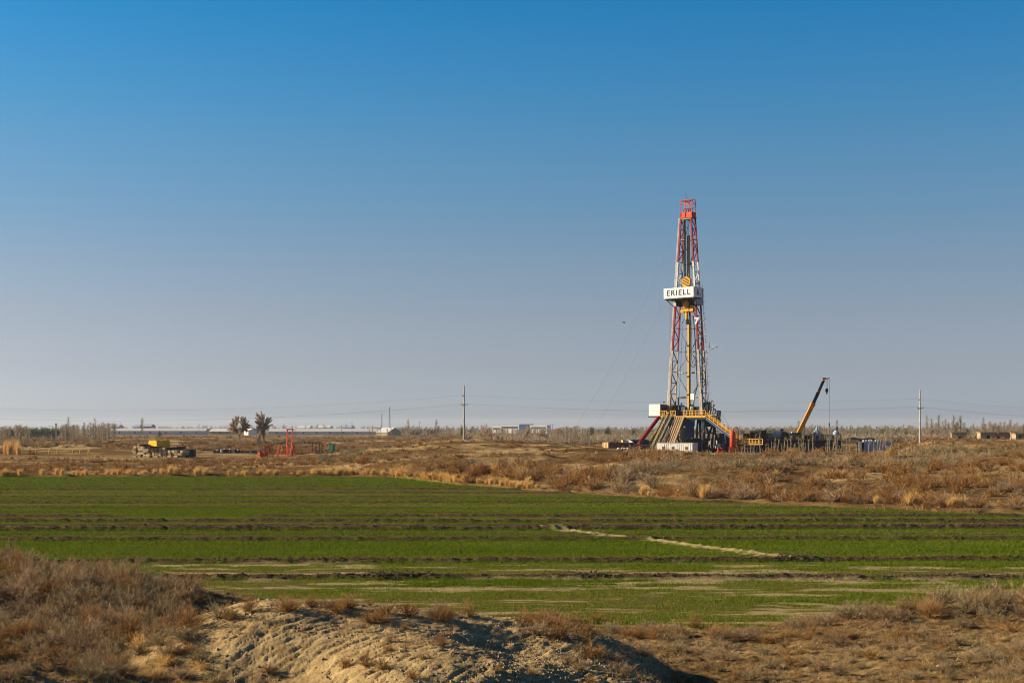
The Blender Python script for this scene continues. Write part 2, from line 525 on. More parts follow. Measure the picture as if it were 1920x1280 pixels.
def ground_material(name, field=False):
    m = bpy.data.materials.new(name)
    m.use_nodes = True
    t = m.node_tree
    b = t.nodes['Principled BSDF']
    b.inputs['Roughness'].default_value = 0.95
    b.inputs['Specular IOR Level'].default_value = 0.0
    n, l = t.nodes.new, t.links.new
    at = n('ShaderNodeAttribute')
    at.attribute_name = 'cover'
    sp = n('ShaderNodeSeparateColor')
    l(at.outputs['Color'], sp.inputs[0])
    co = n('ShaderNodeTexCoord')
    def noise(sc, det=6, vec=None, stretch=None):
        k = n('ShaderNodeTexNoise')
        k.inputs['Scale'].default_value = sc
        k.inputs['Detail'].default_value = det
        k.inputs['Roughness'].default_value = 0.65
        if stretch:
            mp = n('ShaderNodeMapping')
            mp.inputs['Scale'].default_value = stretch
            l(co.outputs['Object'], mp.inputs[0])
            l(mp.outputs[0], k.inputs['Vector'])
        else:
            l(co.outputs['Object'], k.inputs['Vector'])
        return k.outputs[0]
    def ramp(src, stops):
        r = n('ShaderNodeValToRGB')
        e = r.color_ramp.elements
        e[0].position, e[0].color = stops[0][0], stops[0][1] + (1,)
        e[1].position, e[1].color = stops[-1][0], stops[-1][1] + (1,)
        for p, c in stops[1:-1]:
            x = e.new(p)
            x.color = c + (1,)
        l(src, r.inputs[0])
        return r.outputs[0]
    def mix(f, a, c):
        x = n('ShaderNodeMix')
        x.data_type = 'RGBA'
        l(f, x.inputs[0])
        l(a, x.inputs[6])
        l(c, x.inputs[7])
        return x.outputs[2]
    if field:
        green = ramp(noise(2.5, 8, stretch=(1, 1.6, 1)), [(0.3, (0.032, 0.050, 0.004)), (0.5, (0.064, 0.096, 0.006)), (0.72, (0.120, 0.155, 0.013))])
        straw = ramp(noise(3.5, 8, stretch=(1, 2, 1)), [(0.3, (0.058, 0.062, 0.014)), (0.55, (0.105, 0.095, 0.026)), (0.72, (0.18, 0.14, 0.048))])
        soilc = ramp(noise(5, 8), [(0.3, (0.042, 0.026, 0.013)), (0.7, (0.14, 0.095, 0.052))])
        barec = ramp(noise(4, 8), [(0.3, (0.22, 0.165, 0.085)), (0.7, (0.42, 0.325, 0.18))])
        c = mix(sp.outputs[0], green, straw)
        c = mix(sp.outputs[2], c, barec)
        c = mix(sp.outputs[1], c, soilc)
        dist = 0.05
    else:
        # R pale mound soil, G reddish dry litter, B beyond the field
        base = ramp(noise(1.3, 10), [(0.28, (0.05, 0.031, 0.014)), (0.5, (0.135, 0.086, 0.039)), (0.72, (0.23, 0.153, 0.073))])
        pale = ramp(noise(2.0, 10, stretch=(1, 1, 1)), [(0.28, (0.22, 0.15, 0.068)), (0.5, (0.34, 0.245, 0.118)), (0.72, (0.44, 0.335, 0.175))])
        rust = ramp(noise(0.8, 10), [(0.28, (0.06, 0.032, 0.012)), (0.55, (0.135, 0.075, 0.029)), (0.72, (0.215, 0.13, 0.052))])
        gr = ramp(noise(0.35, 6), [(0.62, (0, 0, 0)), (0.72, (1, 1, 1))])
        grc = ramp(noise(4, 6), [(0.3, (0.08, 0.085, 0.03)), (0.7, (0.17, 0.16, 0.06))])
        c = mix(sp.outputs[1], base, rust)
        fg = n('ShaderNodeMath')
        fg.operation = 'MULTIPLY'
        sg = n('ShaderNodeSeparateColor')
        l(gr, sg.inputs[0])
        l(sg.outputs[0], fg.inputs[0])
        fg.inputs[1].default_value = 0.5
        c = mix(fg.outputs[0], c, grc)
        c = mix(sp.outputs[0], c, pale)
        dist = 0.025
    # fine speckle (crumbs and pebbles of lighter and darker soil)
    spk = noise(28, 4)
    sr = ramp(spk, [(0.35, (0.55, 0.55, 0.55)), (0.5, (1, 1, 1)), (0.68, (1.25, 1.25, 1.25))])
    mu = n('ShaderNodeMix')
    mu.data_type = 'RGBA'
    mu.blend_type = 'MULTIPLY'
    mu.inputs[0].default_value = 0.8
    l(c, mu.inputs[6])
    l(sr, mu.inputs[7])
    l(mu.outputs[2], b.inputs['Base Color'])
    bp = n('ShaderNodeBump')
    bp.inputs['Strength'].default_value = 0.75
    bp.inputs['Distance'].default_value = dist
    l(noise(9 if field else 16, 9), bp.inputs['Height'])
    l(bp.outputs[0], b.inputs['Normal'])
    return m

M_FIELD = ground_material('field_soil', True)
M_GROUND = ground_material('dry_soil')
one = np.ones_like(Z)
cf = np.stack([dry, soil * (1 - pth), np.maximum(bare, pth * .75), one], -1)
rust = np.clip(0.5 + 1.6 * fbm(X / 9, Y / 9, 261, 4), 0, 1) * (0.35 + 0.65 * farm)
pale = np.clip(mm + 0.9 * farm * sst(0.03, 0.3, fbm(X / 11, Y / 11, 271, 4) + 0.12 * sst(700, 800, PX) * sst(1150, 1050, PX)), 0, 1)
pale = np.maximum(pale, np.clip(0.45 * sst(330, 300, Y) * sst(255, 285, Y) * sst(700, 640, PX), 0, 1))
pale = np.maximum(pale, 0.25 * sst(0.0, 0.25, fbm(X / 2.4, Y / 2.4, 281, 3)) * nm)
cg = np.stack([pale, rust * (1 - mm), farm, one], -1)
sub_sheet('ground', ~qf & ~qm, cg, M_GROUND)
sub_sheet('dirt_mound', qm & ~qf, cg, M_GROUND)
sub_sheet('field', qf & ~qp, cf, M_FIELD)
sub_sheet('path', qp, cf, M_FIELD)
# fast look-ups on the finished sheet
ZG, IG = Z.astype(np.float32), infield.copy()
def _uy(x, y):
    u = x / y
    j = int(np.clip(np.searchsorted(us, u) - 1, 0, len(us) - 2))
    i = int(np.clip(np.searchsorted(ys, y) - 1, 0, len(ys) - 2))
    return i, j, min(max((y - ys[i]) / (ys[i + 1] - ys[i]), 0), 1), min(max((u - us[j]) / (us[j + 1] - us[j]), 0), 1)
def gz(x, y):
    i, j, a, b = _uy(x, y)
    return float((ZG[i, j] * (1 - b) + ZG[i, j + 1] * b) * (1 - a) + (ZG[i + 1, j] * (1 - b) + ZG[i + 1, j + 1] * b) * a)
def in_field(x, y):
    i, j, a, b = _uy(x, y)
    return bool(IG[i, j])
def at_pix(px, py):
    """first ground point met along a line of sight"""
    u = (px - 960) / FPX
    j = int(np.clip(np.searchsorted(us, u) - 1, 0, len(us) - 2))
    ray = CAMZ - (py - HZ) / FPX * ys
    k = ZG[:, j] >= ray
    i = int(np.argmax(k))
    if not k.any(): return (u * 3000, 3000.0, 0.0)
    y = float(ys[i])
    return (u * y, y, gz(u * y, y))
del U, X, Y, Z, V, Q, infield, dry, soil, bare, pth, mm, farm, PX, nm, cf, cg, rust, pale
# ------------------------------------------------------------------ paints
RED = mat('red_paint', (0.21, 0.005, 0.010), 0.5, dirt=(0.12, 0.012, 0.012))
ORANGE = mat('orange_red_paint', (0.52, 0.060, 0.020), 0.5, dirt=(0.40, 0.07, 0.03), dirt_amt=.1)
WHITE = mat('white_paint', (0.70, 0.70, 0.66), 0.5, var=.06, streak=6, dirt=(0.40, 0.34, 0.26), dirt_amt=.15)
OFFW = mat('grey_white_paint', (0.42, 0.42, 0.39), 0.6, dirt=(0.26, 0.20, 0.15))
YELLOW = mat('yellow_paint', (0.62, 0.31, 0.012), 0.5, dirt=(0.32, 0.18, 0.05))
DULLY = mat('dull_yellow_paint', (0.34, 0.25, 0.07), 0.6, dirt=(0.10, 0.08, 0.05))
BLUE = mat('blue_paint', (0.020, 0.075, 0.19), 0.5, dirt=(0.05, 0.06, 0.08))
LBLUE = mat('faded_blue_paint', (0.30, 0.40, 0.55), 0.6, streak=8, var=.18, dirt=(0.14, 0.13, 0.14))  # also the painted shade of the white wind wall
NAVY = mat('navy_paint', (0.006, 0.014, 0.040), 0.55, dirt=(0.03, 0.03, 0.035))
BLACK = mat('black_steel', (0.018, 0.018, 0.022), 0.5)
STEEL = mat('grey_steel', (0.13, 0.13, 0.13), 0.5, metal=.3, dirt=(0.12, 0.07, 0.04))  # also the painted shade on the doghouse side
RUSTY = mat('rusty_steel', (0.17, 0.075, 0.038), 0.8, dirt=(0.10, 0.05, 0.03))  # also the painted shade on the timber bin's sides
TAN = mat('tan_boards', (0.30, 0.21, 0.13), 0.8, dirt=(0.2, 0.13, 0.08))
BEAMM = mat('weathered_beam', (0.42, 0.32, 0.19), 0.9, var=.25, scale=1.5, bump=.4, dirt=(0.16, 0.11, 0.07), dirt_amt=.35)
LEGW = mat('grimy_white', (0.36, 0.34, 0.29), 0.6, streak=.3, var=.2, dirt=(0.22, 0.15, 0.09), dirt_amt=.4)
CONC = mat('concrete', (0.46, 0.43, 0.36), 0.9, var=.12, bump=.3, dirt=(0.28, 0.25, 0.2))
ADOBE = mat('adobe', (0.33, 0.26, 0.165), 0.95, var=.15, scale=1.2, bump=.4, dirt=(0.28, 0.22, 0.14))
DARK = mat('dark_opening', (0.02, 0.018, 0.015), 0.9)
GREEN = mat('green_paint', (0.02, 0.16, 0.10), 0.5)
GOLD = mat('tarpaulin_yellow', (0.80, 0.40, 0.006), 0.6, var=.06)
BARNW = mat('whitewashed_wall', (0.55, 0.55, 0.55), 0.9, dirt=(0.35, 0.33, 0.3))
ASB = mat('sheet_roof', (0.50, 0.50, 0.50), 0.8, var=.08)
WIRE = mat('wire_steel', (0.16, 0.16, 0.17), 0.6)
WOOD = mat('old_timber', (0.30, 0.20, 0.11), 0.9, dirt=(0.15, 0.1, 0.06))
BARK = mat('pale_bark', (0.33, 0.29, 0.22), 0.9, var=.2, scale=8)
TBARK = mat('brown_bark', (0.26, 0.15, 0.09), 0.9, var=.2, scale=6)
INK = mat('dark_blue_ink', (0.01, 0.03, 0.14), 0.6, var=.02)
CRATEM = mat('yellow_timber', (0.52, 0.37, 0.19), 0.9, dirt=(0.3, 0.19, 0.1))

def text_part(body, size, m, parent, loc, rot, name='lettering', bold=0.012):
    cu = bpy.data.curves.new(name, 'FONT')
    cu.body = body
    cu.size = size
    cu.extrude = 0.02
    cu.offset = bold
    cu.space_character = 1.22 if len(body) > 1 else 1.0
    cu.align_x = 'CENTER'
    cu.align_y = 'CENTER'
    tmp = bpy.data.objects.new(name, cu)
    C.objects.link(tmp)
    dg = bpy.context.evaluated_depsgraph_get()
    me = bpy.data.meshes.new_from_object(tmp.evaluated_get(dg))
    bpy.data.objects.remove(tmp)
    me.materials.clear()
    me.materials.append(m)
    o = link(name, me, parent)
    o.location = loc
    o.rotation_euler = rot
    return o

# ------------------------------------------------------------------ drilling rig
RY = 305.0
RX = (1290 - 960) / FPX * RY
RZ0 = 0.85
rig = empty('drilling_rig', (RX, RY, RZ0), R(-42))
rig.scale = (1.128, 0.814, 1.0)
tag(rig, 'tall red and white drilling rig with lettered white board on its open mast', 'drilling rig')
KP = FPX / RY
def zp(py): return CAMZ + (HZ - py) / KP - RZ0
def xl(px, y=0.0): return (px - 1290 - 4.76 * y) / 7.33
ZB, ZT = zp(778), zp(409)
def leg_pt(sx, sy, z):
    t = (z - ZB) / (ZT - ZB)
    return Vector((sx * (3.82 + (1.16 - 3.82) * t), sy * (1.35 + (0.95 - 1.35) * t), z))
GRIMW = mat('grimy_mast_white', (0.50, 0.50, 0.47), 0.55, streak=.3, var=.15, dirt=(0.22, 0.17, 0.12), dirt_amt=.3)
bands = [(778, 656, LEGW), (656, 573, RED), (573, 491, GRIMW), (491, 409, RED)]
for sx in (-1, 1):
    for sy in (-1, 1):
        leg = None
        for a, b, m in bands:
            mb = MB()
            w = 0.34 if sy < 0 else 0.27
            p, q = leg_pt(sx, sy, zp(a) + .01), leg_pt(sx, sy, zp(b) - .01)
            # H-section: two flanges and a web
            mb.beam(p + Vector((0, -w * .42, 0)), q + Vector((0, -w * .42, 0)), w, 0.05)
            mb.beam(p + Vector((0, w * .42, 0)), q + Vector((0, w * .42, 0)), w, 0.05)
            mb.beam(p, q, 0.10, w * .8)
            if leg is None:
                leg = mb.build('mast_leg', m, rig)
            else:
                mb.build('painted_section', m, leg)
# side lattices: horizontals and zig-zag diagonals, painted with their bands
for sx in (-1, 1):
    root = None
    for bi, (a, b, m) in enumerate(bands):
        mb = MB()
        n = 6 if bi == 0 else 4
        zs = [zp(a) + (zp(b) - zp(a)) * i / n for i in range(n + 1)]
        for i in range(n):
            mb.beam(leg_pt(sx, -1, zs[i + 1]), leg_pt(sx, 1, zs[i + 1]), 0.15)
            s0 = 1 if i % 2 else -1
            mb.beam(leg_pt(sx, s0, zs[i]), leg_pt(sx, -s0, zs[i + 1]), 0.15)
        mm_ = {0: STEEL, 1: RED, 2: GRIMW, 3: RED}[bi]
        if root is None:
            root = mb.build('side_lattice', mm_, rig)
        else:
            mb.build('lattice_section', mm_, root)
mb = MB()
rows_ = [745, 699, 659, 616, 573, 533, 494, 450, 411]
for i, a in enumerate(rows_):
    z = zp(a)
    mb.beam(leg_pt(-1, 1, z), leg_pt(1, 1, z), 0.22 if a in (659, 573, 494) else 0.17)
    if i < len(rows_) - 1:
        z2 = zp(rows_[i + 1])
        mid = (leg_pt(-1, 1, z2 if i % 2 else z) + leg_pt(1, 1, z2 if i % 2 else z)) / 2
        zz = z if i % 2 else z2
        if i in (0, 1, 2, 3, 5, 6, 7):
            mb.beam(leg_pt(-1, 1, zz), mid, 0.13)
            mb.beam(leg_pt(1, 1, zz), mid, 0.13)
mb.build('rear_lattice', STEEL, rig)
MB().beam(leg_pt(-1, -1, zp(411)), leg_pt(1, -1, zp(411)), 0.25).build('top_beam', STEEL, rig)
mb = MB()
mb.beam(leg_pt(-1, 1, zp(698)) + Vector((0, -.2, 0)), leg_pt(1, 1, zp(698)) + Vector((0, -.2, 0)), 0.25)
mb.build('cross_beam', OFFW, rig)
mb = MB().beam(leg_pt(-1, -1, zp(450)), leg_pt(1, -1, zp(450)) * .4 + leg_pt(-1, -1, zp(450)) * .6, 0.14)
mb.build('brace_bar', DULLY, rig)
# climbing ladder on the left and on the right rear
for nm_, sx, off, m in (('climbing_ladder', -1, -0.42, WHITE), ('caged_ladder', 1, 0.55, OFFW)):
    mb = MB()
    z0, z1 = ZB + 1, (ZT if sx < 0 else zp(535))
    for k in (-.18, .18):
        yy = -1.0 if sx < 0 else 1.5
        mb.beam(leg_pt(sx, 1 if sx > 0 else -1, z0) + Vector((off, k, 0)), leg_pt(sx, 1 if sx > 0 else -1, z1) + Vector((off, k, 0)), 0.05)
    n = int((z1 - z0) / 0.6)
    for i in range(n):
        z = z0 + (z1 - z0) * i / n
        p = leg_pt(sx, 1 if sx > 0 else -1, z) + Vector((off, 0, 0))
        mb.beam(p + Vector((0, -.18, 0)), p + Vector((0, .18, 0)), 0.04)
        if sx > 0 and i % 2 == 0:
            for a in range(5):
                t0, t1 = R(-90 + 36 * a), R(-90 + 36 * (a + 1))
                mb.beam(p + Vector((.45 * math.cos(t0), .32 * math.sin(t0), 0)), p + Vector((.45 * math.cos(t1), .32 * math.sin(t1), 0)), 0.05)
    mb.build(nm_, m, rig)
# crown
ct = zp(376)
cb = MB()
cb.box((0, -.75, zp(403)), (2.7, 0.25, 1.05)).box((0, .75, zp(403)), (2.7, 0.25, 1.05)).box((-1.3, 0, zp(403)), (.2, 1.3, .9)).box((1.3, 0, zp(403)), (.2, 1.3, .9)).box((0, 0, zp(408.5)), (3.0, 2.3, .14))
crown = cb.build('crown_block', ORANGE, rig)
for k in (-.7, -.2, .3, .8):
    pts = [(k, .1 + .62 * math.cos(R(a)), zp(396) + .62 * math.sin(R(a))) for a in range(0, 361, 30)]
    MB().tube(pts, .07, 6).build('sheave', RUSTY, crown)
cg_ = MB()
for x in (-1.28, -.2, 1.28):
    for y in (-.95, .95):
        cg_.beam((x, y, zp(408)), (x, y, ct), 0.11)
for z in (ct, zp(383), zp(391)):
    for y in (-.95, .95):
        cg_.beam((-1.28, y, z), (1.28, y, z), .10 if z == ct else .05)
    for x in (-1.28, 1.28):
        cg_.beam((x, -.95, z), (x, .95, z), .10 if z == ct else .05)
cg_.beam((1.28, -.95, zp(391)), (1.28, .95, ct), .05)
cg_.beam((1.28, .95, zp(391)), (1.28, -.95, ct), .05)
cg_.box((-.1, -.2, ct - .1), (2.0, 1.3, .22))
cg_.beam((.1, -.2, ct - .8), (.1, -.2, ct), .16)
cg_.build('crown_cage', ORANGE, rig)
MB().tube([(-.3, 0, ct), (-.45, 0, ct + .9), (-.7, 0, ct + 1.9)], .03, 5).build('antenna', BLACK, rig)
# racking board with its lettered wind wall
yb0, yb1 = -4.45, -0.65
xb0, xb1 = xl(1244.5, yb0), xl(1294.5, yb0)
zb0, zb1 = zp(560.5), zp(541.5)
wb = MB()
wb.box(((xb0 + xb1) / 2, yb0, (zb0 + zb1) / 2), (xb1 - xb0, .08, zb1 - zb0))
board = wb.build('racking_board', WHITE, rig)
for nm_, c, d, m in (('side_panel', (xb1 - .04, (yb0 + yb1) / 2 + .04, (zb0 + zb1) / 2), (.08, yb1 - yb0 - .02, zb1 - zb0 - .01), WHITE),
                     ('side_panel', (xb0 + .04, (yb0 + yb1) / 2 + .04, (zb0 + zb1) / 2), (.08, yb1 - yb0 - .02, zb1 - zb0 - .01), WHITE),
                     ('platform_floor', ((xb0 + xb1) / 2, (yb0 + yb1) / 2, zb0 - .10), (xb1 - xb0 - .2, yb1 - yb0 - .1, .16), BLACK)):
    MB().box(c, d).build(nm_, m, board)
fb = MB()
for i in range(6):
    x = xb0 + .3 + (xb1 - xb0 - .6) * i / 5
    fb.beam((x, yb0 + .1, zb0 - .3), (x, yb0 + .1, zb1 + .05), .06)
    fb.beam((x, yb0 + .3, zb0 - .27), (x, yb1, zb0 - .27), .12)
fb.build('board_frame', STEEL, board)
text_part('ERIELL', 1.62, INK, board, ((xb0 + xb1) / 2 - .05, yb0 - .06, (zb0 + zb1) / 2 - .02), (R(90), 0, 0), bold=.03)
em = MB()
ex, ey, ez = xb1 + .02, (yb0 + yb1) / 2, (zb0 + zb1) / 2
em.add([(ex, ey - .55, ez - .6), (ex, ey + .55, ez - .6), (ex, ey + .35, ez + .05), (ex, ey, ez + .85), (ex, ey - .35, ez + .05), (ex + .02, ey - .55, ez - .6), (ex + .02, ey + .55, ez - .6), (ex + .02, ey + .35, ez + .05), (ex + .02, ey, ez + .85), (ex + .02, ey - .35, ez + .05)],
       [(0, 1, 2, 3, 4), (9, 8, 7, 6, 5), (0, 5, 6, 1), (1, 6, 7, 2), (2, 7, 8, 3), (3, 8, 9, 4), (4, 9, 5, 0)])
em.build('emblem', mat('brick_red', (0.30, 0.08, 0.08), .6), board)
# struts holding the board out, and the wind walls round the mast below it
mb = MB()
for x in (xb0 + .4, xb1 - .4):
    mb.beam((x, yb0 + .3, zb0 - .2), (max(-2.3, min(2.3, x)), -1.2, zp(577)), .12)
mb.beam((xl(1256, -3.6), -3.6, zb0 - .2), (xl(1256, -3.6), -3.6, ZB), .05)
mb.beam((xl(1259.5, -3.2), -3.2, zb0 - .2), (xl(1259.5, -3.2), -3.2, ZB), .04)
mb.build('board_strut', RUSTY, rig)
mb = MB()
lp = leg_pt(1, -1, zp(560)); lq = leg_pt(1, 1, zp(560))
mb.box(((lp.x + lq.x) / 2 + .35, .3, (zp(541) + zp(573)) / 2), (.10, 3.0, zp(541) - zp(573)))
mb.build('wind_wall', LBLUE, rig)  # white wall in shade; its bluish shade is put into the colour
mb = MB()
mb.box((0, 1.25, (zp(560) + zp(573)) / 2), (5.0, .1, zp(560) - zp(573)))
mb.box((-.2, -1.9, zp(562.5)), (4.6, 2.4, .2))
mb.box((-1.9, -.2, (zp(560) + zp(573)) / 2), (.1, 2.6, zp(560) - zp(573)))
mb.build('finger_platform', BLACK, rig)
text_part('7', 1.9, WHITE, rig, (leg_pt(1, -1, zp(604)).x + .25, -1.75, zp(604)), (R(90), 0, 0), name='number', bold=.05)
# hoisting gear
tb = MB()
bx_, bz_ = xl(1287.5, -.3), zp(529)
hexa = [(-.95, -.5), (-.45, -1.15), (.45, -1.15), (.95, -.5), (.95, .6), (.3, 1.15), (-.5, 1.1), (-.95, .5)]
tb.prism([(bx_ + a * 1.0, bz_ + b) for a, b in hexa], -.75, .1)
blk = tb.build('travelling_block', YELLOW, rig)
sb_ = MB()
for k in (-.62, -.05, .52):
    w_ = .72
    vs = [(bx_ - w_, -.78, bz_ + k + .45), (bx_ + w_, -.78, bz_ + k - .45), (bx_ + w_, -.78, bz_ + k - .2), (bx_ - w_, -.78, bz_ + k + .7)]
    sb_.add(vs + [(a, -.755, c) for a, b, c in vs], [(0, 1, 2, 3), (7, 6, 5, 4), (0, 4, 5, 1), (1, 5, 6, 2), (2, 6, 7, 3), (3, 7, 4, 0)])
sb_.build('black_stripe', BLACK, blk)
mb = MB()
for px_ in (1283.8, 1285.6):
    mb.beam((xl(px_, 0), 0, zp(400)), (xl(px_, 0), 0, zp(524)), .13)
for px_ in (1288.5, 1290.5):
    mb.beam((xl(px_, 0), 0, zp(400)), (xl(px_, 0), 0, zp(520)), .07)
mb.beam((xl(1282.5, .6), .6, zp(411)), (xl(1279.5, .6), .6, zp(541)), .12)
mb.build('hoisting_line', BLACK, rig)
gd = MB()
gd.beam((xl(1291.6, .5), .5, zp(441)), (xl(1291.6, .5), .5, zp(541)), .42)
gd.build('guide_rail', DULLY, rig)
gd = MB()
gd.beam((xl(1291.2, .2), .2, zp(606)), (xl(1291.0, .2), .2, zp(770)), .36, .3)
gr_ = gd.build('upper_kelly', YELLOW, rig)
gr_.name = 'top_drive_rail'
MB().beam((xl(1293.7, .5), .5, zp(575)), (xl(1293.4, .5), .5, zp(770)), .28).build('rail_spine', BLACK, gr_)
for py in (648, 706, 740):
    MB().box((xl(1291.1, .2), .2, zp(py)), (.55, .5, .35)).build('rail_clamp', BLACK, gr_)
td = MB()
tx = xl(1286.5, -.4)
td.lathe((tx, -.4, zp(577)), [(.5, 0), (.62, .3), (.55, 1.2), (.25, 1.6)], 10)
td.box((tx + .5, -.4, zp(581)), (2.6, 1.0, .7)).box((tx - .7, -.6, zp(583.5)), (.7, .7, .6)).box((tx + 1.3, -.2, zp(580)), (.6, .7, 1.5))
td.lathe((tx + .1, -.4, zp(601)), [(.22, 0), (.34, .5), (.36, 1.9), (.22, 2.1)], 8)
tdo = td.build('top_drive', YELLOW, rig)
mb = MB()
mb.lathe((tx + .25, -.4, zp(608)), [(.2, 0), (.35, .2), (.35, 1.0), (.15, 1.2)], 8)
mb.box((tx + .9, 0, zp(578)), (1.0, .5, 1.0)).box((tx - .2, 0, zp(584)), (2.6, .3, .25))
mb.build('pipe_handler', BLACK, tdo)
hs = MB()
def cat_(a, b, sag, n=10):
    a, b = Vector(a), Vector(b)
    return [a.lerp(b, i / n) + Vector((0, 0, -sag * 4 * (i / n) * (1 - i / n))) for i in range(n + 1)]
hs.tube([(xl(1297), 0, zp(592)), (xl(1295.5), 0, zp(640)), (xl(1296), 0, zp(670))] + cat_((xl(1296), 0, zp(672)), (xl(1303), 0, zp(676)), 1.2), .06, 6)
hs.tube([(xl(1294.5), 0, zp(600)), (xl(1294), 0, zp(680))] + cat_((xl(1294), 0, zp(682)), (xl(1304), 0, zp(680)), .9), .07, 6)
hs.tube([(xl(1287), 0, zp(640)), (xl(1285.5), 0, zp(655)), (xl(1286), 0, zp(668))] + cat_((xl(1286.5), 0, zp(670)), (xl(1305), 0, zp(662)), 1.6), .05, 6)
hs.tube([(xl(1299), 0, zp(592)), (xl(1301), 0, zp(620)), (xl(1303.8, .5), .5, zp(660)), (xl(1306, .5), .5, zp(725)), (xl(1301, .5), .5, zp(745)), (xl(1300, .5), .5, zp(765))], .11, 6)
hs.build('mud_hose', BLACK, rig)
mb = MB()
mb.tube([(xl(1281, .4), .4, zp(612)), (xl(1276, .4), .4, zp(740))], .03, 5)
mb.tube([(xl(1312.5, .3), .3, zp(580)), (xl(1315, .3), .3, zp(776))], .16, 6)
mb.tube([(xl(1318, .3), .3, zp(660)), (xl(1321, .3), .3, zp(776))], .10, 6)
mb.build('standpipe', BLACK, rig)
mb = MB()
mb.box((5.3, .8, zp(652)), (1.6, .9, .12)).beam((4.6, .8, zp(652)), (6.1, .8, zp(652)), .06)
mb.beam((3.1, .8, zp(664)), (6.0, .8, zp(652)), .08)
for x in (4.7, 5.3, 6.0):
    mb.beam((x, .4, zp(652)), (x, .4, zp(643)), .05)
mb.build('stabbing_platform', OFFW, rig)
mb = MB().beam((xl(1286), -.5, zp(775)), (xl(1308), .3, zp(739)), .0001)
# mast feet
for sx in (-1, 1):
    mb = MB()
    p = leg_pt(sx, -1, ZB)
    mb.beam(p, leg_pt(sx, -1, zp(738)), .62, .5)
    mb.build('mast_foot', LEGW, rig)
# drill floor
fx0, fx1, fy0, fy1 = -4.2, 6.2, -4.5, 2.4
zf = zp(781)
fl = MB()
fl.box(((fx0 + fx1) / 2, (fy0 + fy1) / 2, zf - .3), (fx1 - fx0, fy1 - fy0, .55))
fl.build('drill_floor', NAVY, rig)
MB().box(((fx0 + fx1) / 2, fy0 - .03, zf - .05), (fx1 - fx0, .05, .30)).build('floor_edge', YELLOW, rig)
def railing(p, q, h, n, m, parent, name='guard_rail', toe=True, mid=True):
    p, q = Vector(p), Vector(q)
    mb = MB()
    mb.beam(p + Vector((0, 0, h)), q + Vector((0, 0, h)), .13)
    if mid: mb.beam(p + Vector((0, 0, h * .52)), q + Vector((0, 0, h * .52)), .10)
    if toe: mb.beam(p + Vector((0, 0, .12)), q + Vector((0, 0, .12)), .06, .2)
    for i in range(n + 1):
        a = p.lerp(q, i / n)
        mb.beam(a, a + Vector((0, 0, h)), .12)
    return mb.build(name, m, parent)
railing((xl(1238, fy0), fy0, zf), (xl(1249.5, fy0), fy0, zf), 1.25, 3, YELLOW, rig)
railing((xl(1256, fy0), fy0, zf), (xl(1264.5, fy0), fy0, zf), 1.25, 2, YELLOW, rig)
railing((xl(1277.5, fy0), fy0, zf), (fx1, fy0, zf), 1.25, 7, YELLOW, rig)
railing((fx1, -2.6, zf), (fx1, fy1, zf), 1.25, 5, OFFW, rig)
MB().box((fx1 + .02, 1.5, zf + .65), (.05, 1.7, 1.2)).build('rail_panel', TAN, rig)
# things on the floor
dh = MB()
dh.box((-5.5, -2.3, zp(768.5)), (2.65, 4.4, 2.55))
dho = dh.build('doghouse', WHITE, rig, bevel=.08)
MB().box((-4.155, -2.2, zp(767.5)), (.05, 3.9, 2.2)).build('painted_side_shade', STEEL, dho)  # grey sheet paints the shade on the white doghouse's right side
for y in (-3.4, -2.2, -1.0):
    MB().box((-4.12, y, zp(767)), (.05, .7, .9)).build('window', DARK, dho)
MB().box((-5.5, -2.3, zp(780.8)), (2.9, 4.6, .25)).build('support_frame', BLACK, rig)
MB().tube([(-5.1, -1, zp(757)), (-5.1, -1, zp(753))], .04, 5).box((-5.1, -1, zp(752.6)), (.4, .3, .25)).build('floodlight', BLACK, rig)
MB().box((-3.0, .9, zp(769)), (2.2, 2.6, 2.3)).build('tool_cabin', RUSTY, rig)
dw = MB()
dw.box((1.9, .8, zp(770)), (2.6, 1.8, 1.9)).box((3.6, 1.4, zp(766)), (1.2, 1.2, 2.8))
dwo = dw.build('draw_works', NAVY, rig)
MB().lathe((.5, .2, zp(779)), [(.8, 0), (.8, 1.0), (.5, 1.2)], 12).build('drum', BLACK, dwo)
MB().box((-.9, 0, zp(769)), (.9, .9, 1.6)).build('control_box', BLUE, rig)
MB().box((1.2, -.6, zp(765)), (.5, .5, .7)).box((1.7, -1.2, zp(744)), (.8, .5, 1.3)).each('instrument_panel', WHITE, rig)
MB().box((.2, 1.0, zp(763)), (1.0, .8, 1.2)).build('iron_roughneck', OFFW, rig)
mb = MB()
mb.beam((-3.7, .8, zp(742)), (-.1, .8, zp(744)), .16).beam((-.3, .5, zp(754)), (1.6, .5, zp(745)), .16).beam((-3.4, .8, zp(747)), (1.0, 1.0, zp(744)), .12)
mb.build('work_platform_beam', TAN, rig)
mb = MB()
for x, y, h in ((-2.6, -.6, 3.4), (-2.1, -.2, 4.0), (-1.6, .2, 3.0), (2.9, .1, 3.6), (3.3, .6, 2.6), (-.2, -1.2, 1.8), (1.5, -1.4, 2.1)):
    mb.beam((x, y, zf), (x, y, zf + h), .26)
mb.each('stacked_pipe', STEEL, rig)
mb = MB()
for a in range(0, 181, 20):
    pass
mb.tube([(5.0 + .55 * math.cos(R(a)) , 1.6, zp(771) + .55 * math.sin(R(a))) for a in range(0, 361, 30)], .12, 6)
mb.build('cable_reel', BLACK, rig)
mb = MB().beam((4.6, -.5, zf), (4.6, -.5, zf + 2.6), .3).beam((4.9, 1.2, zf), (4.9, 1.2, zf + 3.4), .35)
mb.each('post', OFFW, rig)
